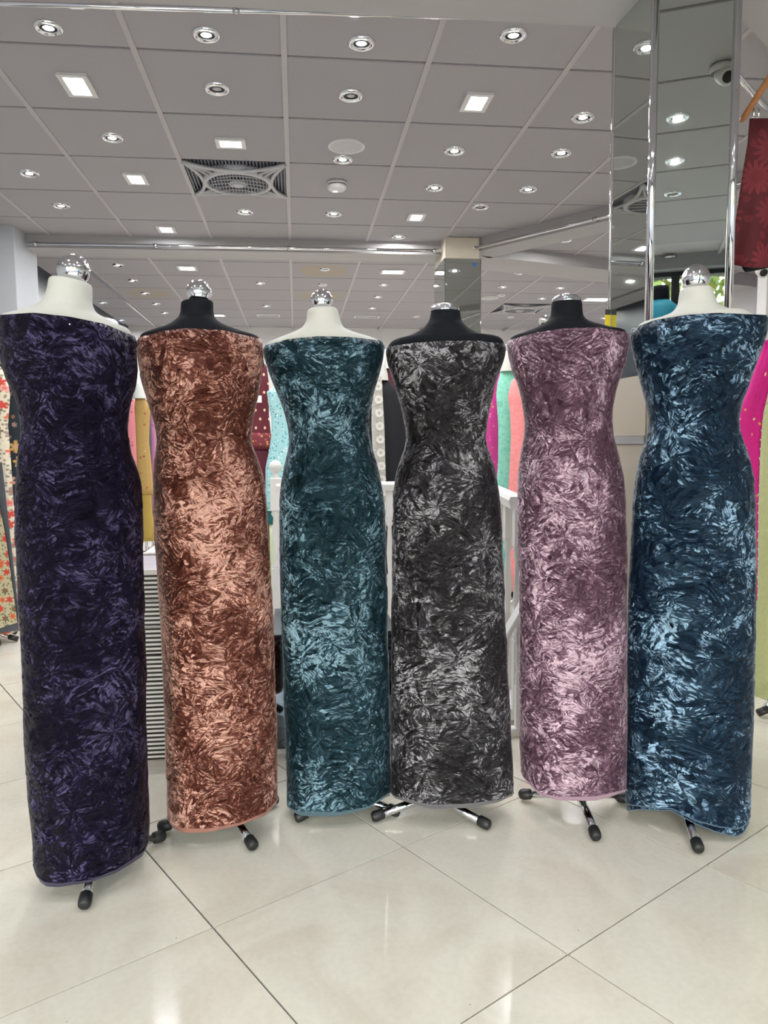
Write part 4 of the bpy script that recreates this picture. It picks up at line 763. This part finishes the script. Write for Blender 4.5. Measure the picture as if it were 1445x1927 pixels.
# turquoise garment behind the camera, seen in the column mirror
q = mirror_pt(O+ray(1243, 566)*4.3); mx_, yb, zq = q
t = thing('turquoise_dress_form', 'dress form in turquoise cloth reflected in the mirrored column', 'mannequin', (mx_, yb, 0))
lathe('dress', [(0, zq), (.05, zq), (.11, zq-.05), (.13, zq-.2), (.10, zq-.5), (.15, zq-.8), (.18, .12)], 'g_teal_b', t, 28); lathe('neck', [(.05, zq-.01), (.045, zq+.05), (.042, zq+.08), (0, zq+.085)], 'black_jersey', t, 20); tube('pole', [(0, 0, .02), (0, 0, 1.2)], .016, 'chrome', t, 10); lathe('base', [(0, .03), (.05, .03), (.17, .012), (.17, 0), (0, 0)], 'brushed', t, 28)
# ------------------------------------------------------------------ balustrade, plinth, striped stand
BALP = [(.017, 0), (.017, .30), (.0, .30)]
def baluster_mesh(hh, s):
    bm = bmesh.new(); b0, b1 = hh*.36, hh*.82
    bbox(bm, (-s, -s, 0), (s, s, b0)); bbox(bm, (-s, -s, b1), (s, s, hh)); 
    me = bpy.data.meshes.new('baluster'); prof = [(s*.95, b0), (s*1.15, b0+.012), (s*.8, b0+.025), (s*1.1, b0+.04), (s*.62, b0+.06), (s*1.0, b0+(b1-b0)*.45), (s*.6, b1-.06), (s*1.1, b1-.04), (s*.8, b1-.025), (s*1.15, b1-.012), (s*.95, b1)]
    rings = [[bm.verts.new((r_*math.cos(k*math.pi/6), r_*math.sin(k*math.pi/6), z)) for k in range(12)] for r_, z in prof]
    for A, B_ in zip(rings, rings[1:]):
        for k in range(12): f = bm.faces.new((A[k], A[(k+1) % 12], B_[(k+1) % 12], B_[k])); f.smooth = True
    bm.to_mesh(me); bm.free(); me.materials.append(MAT['white_paint']); return me
RZ = .955; YBAL = 4.35
xa, xb = aty(519, 900, YBAL)[0], 1.02
bal = thing('balustrade', 'white turned wooden balustrade behind the mannequins', 'railing', (xa, YBAL, 0)); bo_ = np.array(bal.location)
xr2, yr2 = aty(975, 936, 3.0)[0], 3.0
cor = np.array([aty(905, 905, YBAL)[0], YBAL])
def railseg(a, b, z0, z1, wd, hh, nm, m='white_paint', par=bal, og_=bo_):
    a, b = np.array(a, float), np.array(b, float); d = (b-a)/np.linalg.norm(b-a); n = np.array([-d[1], d[0]])*wd
    v = []
    for p, z in ((a, z0), (b, z1)):
        for s, zz_ in ((-1, -hh), (1, -hh), (1.25, -hh*.3), (1.0, 0), (-1.0, 0), (-1.25, -hh*.3)): v.append((*(p+n*s-og_[:2]), z+zz_))
    return raw(nm, v, [tuple(range(6)), tuple(range(6, 12))[::-1]]+[(i, 6+i, 6+(i+1) % 6, (i+1) % 6) for i in range(6)], m, par)
railseg((xa, YBAL), cor, RZ, RZ, .032, .05, 'handrail'); railseg(cor, (xr2, yr2), RZ, RZ, .03, .05, 'handrail')
railseg((xa, YBAL), cor, .07, .07, .03, .05, 'bottom_rail'); railseg(cor, (xr2, yr2), .07, .07, .03, .05, 'bottom_rail')
bme = baluster_mesh(RZ-.05-.06, .0185)
def put_bal(x, y, z=.06):
    o = bpy.data.objects.new('baluster', bme); COL.objects.link(o); o.parent = bal; o.location = (x-bo_[0], y-bo_[1], z)
x0 = aty(733, 1000, YBAL)[0]; step = .125
k = 0
for i in range(-12, 12):
    x = x0+i*step
    if xa+.07 < x < cor[0]-.04: put_bal(x, YBAL)
L = np.linalg.norm(np.array([xr2, yr2])-cor); nb = int(L/.24)
for i in range(1, nb+1): q = cor+(np.array([xr2, yr2])-cor)*i/nb; put_bal(*q)
nz = aty(519, 866, YBAL)[2]
bm = bmesh.new(); s = .032; bbox(bm, (-s, -s, .06), (s, s, .47)); obm('newel_post', bm, 'white_paint', bal); box('newel_block', (-s, -s, .80), (s, s, nz-.10), 'white_paint', bal, .004); box('newel_base', (-s*1.15, -s*1.15, 0), (s*1.15, s*1.15, .06), 'white_paint', bal, .003)
lathe('newel_turning', [(s*.9, .47), (s*.98, .49), (s*.6, .51), (s*.8, .53), (s*.45, .56), (s*.85, .66), (s*.6, .76), (s*.95, .78), (s*.8, .80)], 'white_paint', bal, 20)
lathe('newel_cap', [(s*.5, nz-.10), (s*.55, nz-.085)]+[(.036*math.sin(q), nz-.036-.036*math.cos(q)) for q in np.linspace(.5, math.pi, 12)], 'white_paint', bal, 24)
# sloping stair rail in front
sr = thing('stair_rail', 'low sloping white stair rail with turned balusters between grey and lilac velvet', 'railing', (*aty(960, 1300, 2.90)[:2], 0)); so_ = np.array(sr.location)
sa, sb = np.array([aty(940, 1200, 2.88)[0], 2.88]), np.array([aty(1085, 1000, 2.98)[0], 2.98]); z0_, z1_ = aty(940, 1205, 2.88)[2], aty(1085, 960, 2.98)[2]
railseg(sa, sb, z0_, z1_, .02, .035, 'handrail', 'white_paint', sr, so_); railseg(sa, sb, .03, .03, .02, .03, 'bottom_rail', 'white_paint', sr, so_)
for i in range(5):
    f = (i+.28)/5; q = sa+(sb-sa)*f; hh_ = z0_+(z1_-z0_)*f-.055; o = bpy.data.objects.new('baluster', baluster_mesh(hh_, .016)); COL.objects.link(o); o.parent = sr; o.location = (q[0]-so_[0], q[1]-so_[1], .03)
# mirrored plinth
pp = thing('display_plinth', 'low smoked-mirror display plinth behind the teal velvet', 'plinth', (.12, 3.0, 0))
def pbox(n, lo, hi, m, bv=0.0): return adopt(box(n, lo, hi, m, None, bv), pp)
x0p, x1p = aty(516, 1300, 2.84)[0], aty(745, 1300, 2.84)[0]
pbox('front_panel', (x0p, 2.84, .02), (x1p, 2.85, .452), 'smoke_mirror'); pbox('body', (x0p, 2.851, .0), (x1p, 3.3, .445), 'frame_dark'); pbox('top', (x0p-.006, 2.832, .4525), (x1p+.006, 3.3, .462), 'dark', .002); pbox('skirting', (x0p-.002, 2.832, 0), (x1p+.002, 2.8395, .018), 'white_paint')
# striped stand
sx0, sx1 = -.72, -.20
ss = thing('striped_stand', 'tall display stand of black and white striped panels between purple and copper velvet', 'display stand', ((sx0+sx1)/2, 3.0, 0)); zt_ = aty(292, 1078, 2.84)[2]
pn = 7
for k in range(pn): z0_, z1_ = zt_*k/pn, zt_*(k+1)/pn; adopt(box('striped_panel', (sx0, 2.84, z0_+.001), (sx1, 2.86, z1_-.0015), 'stripe', None, .001), ss)
adopt(box('body', (sx0+.01, 2.861, 0), (sx1-.01, 3.2, zt_-.004), 'dark'), ss); adopt(box('top', (sx0, 2.84, zt_), (sx1, 3.22, zt_+.012), 'podium_top', None, .002), ss); adopt(box('top_edge', (sx0-.004, 2.832, zt_-.004), (sx1+.004, 2.8395, zt_+.013), 'white_paint'), ss)
zt2 = aty(290, 1040, 3.5)[2]; s2 = thing('striped_stand', 'second striped stand just behind the tall striped one', 'display stand', (-.55, 3.7, 0)); adopt(box('striped_panel', (-.70, 3.5, 0), (-.3, 3.52, zt2), 'stripe'), s2); adopt(box('body', (-.69, 3.521, 0), (-.31, 3.8, zt2), 'white_paint'), s2)
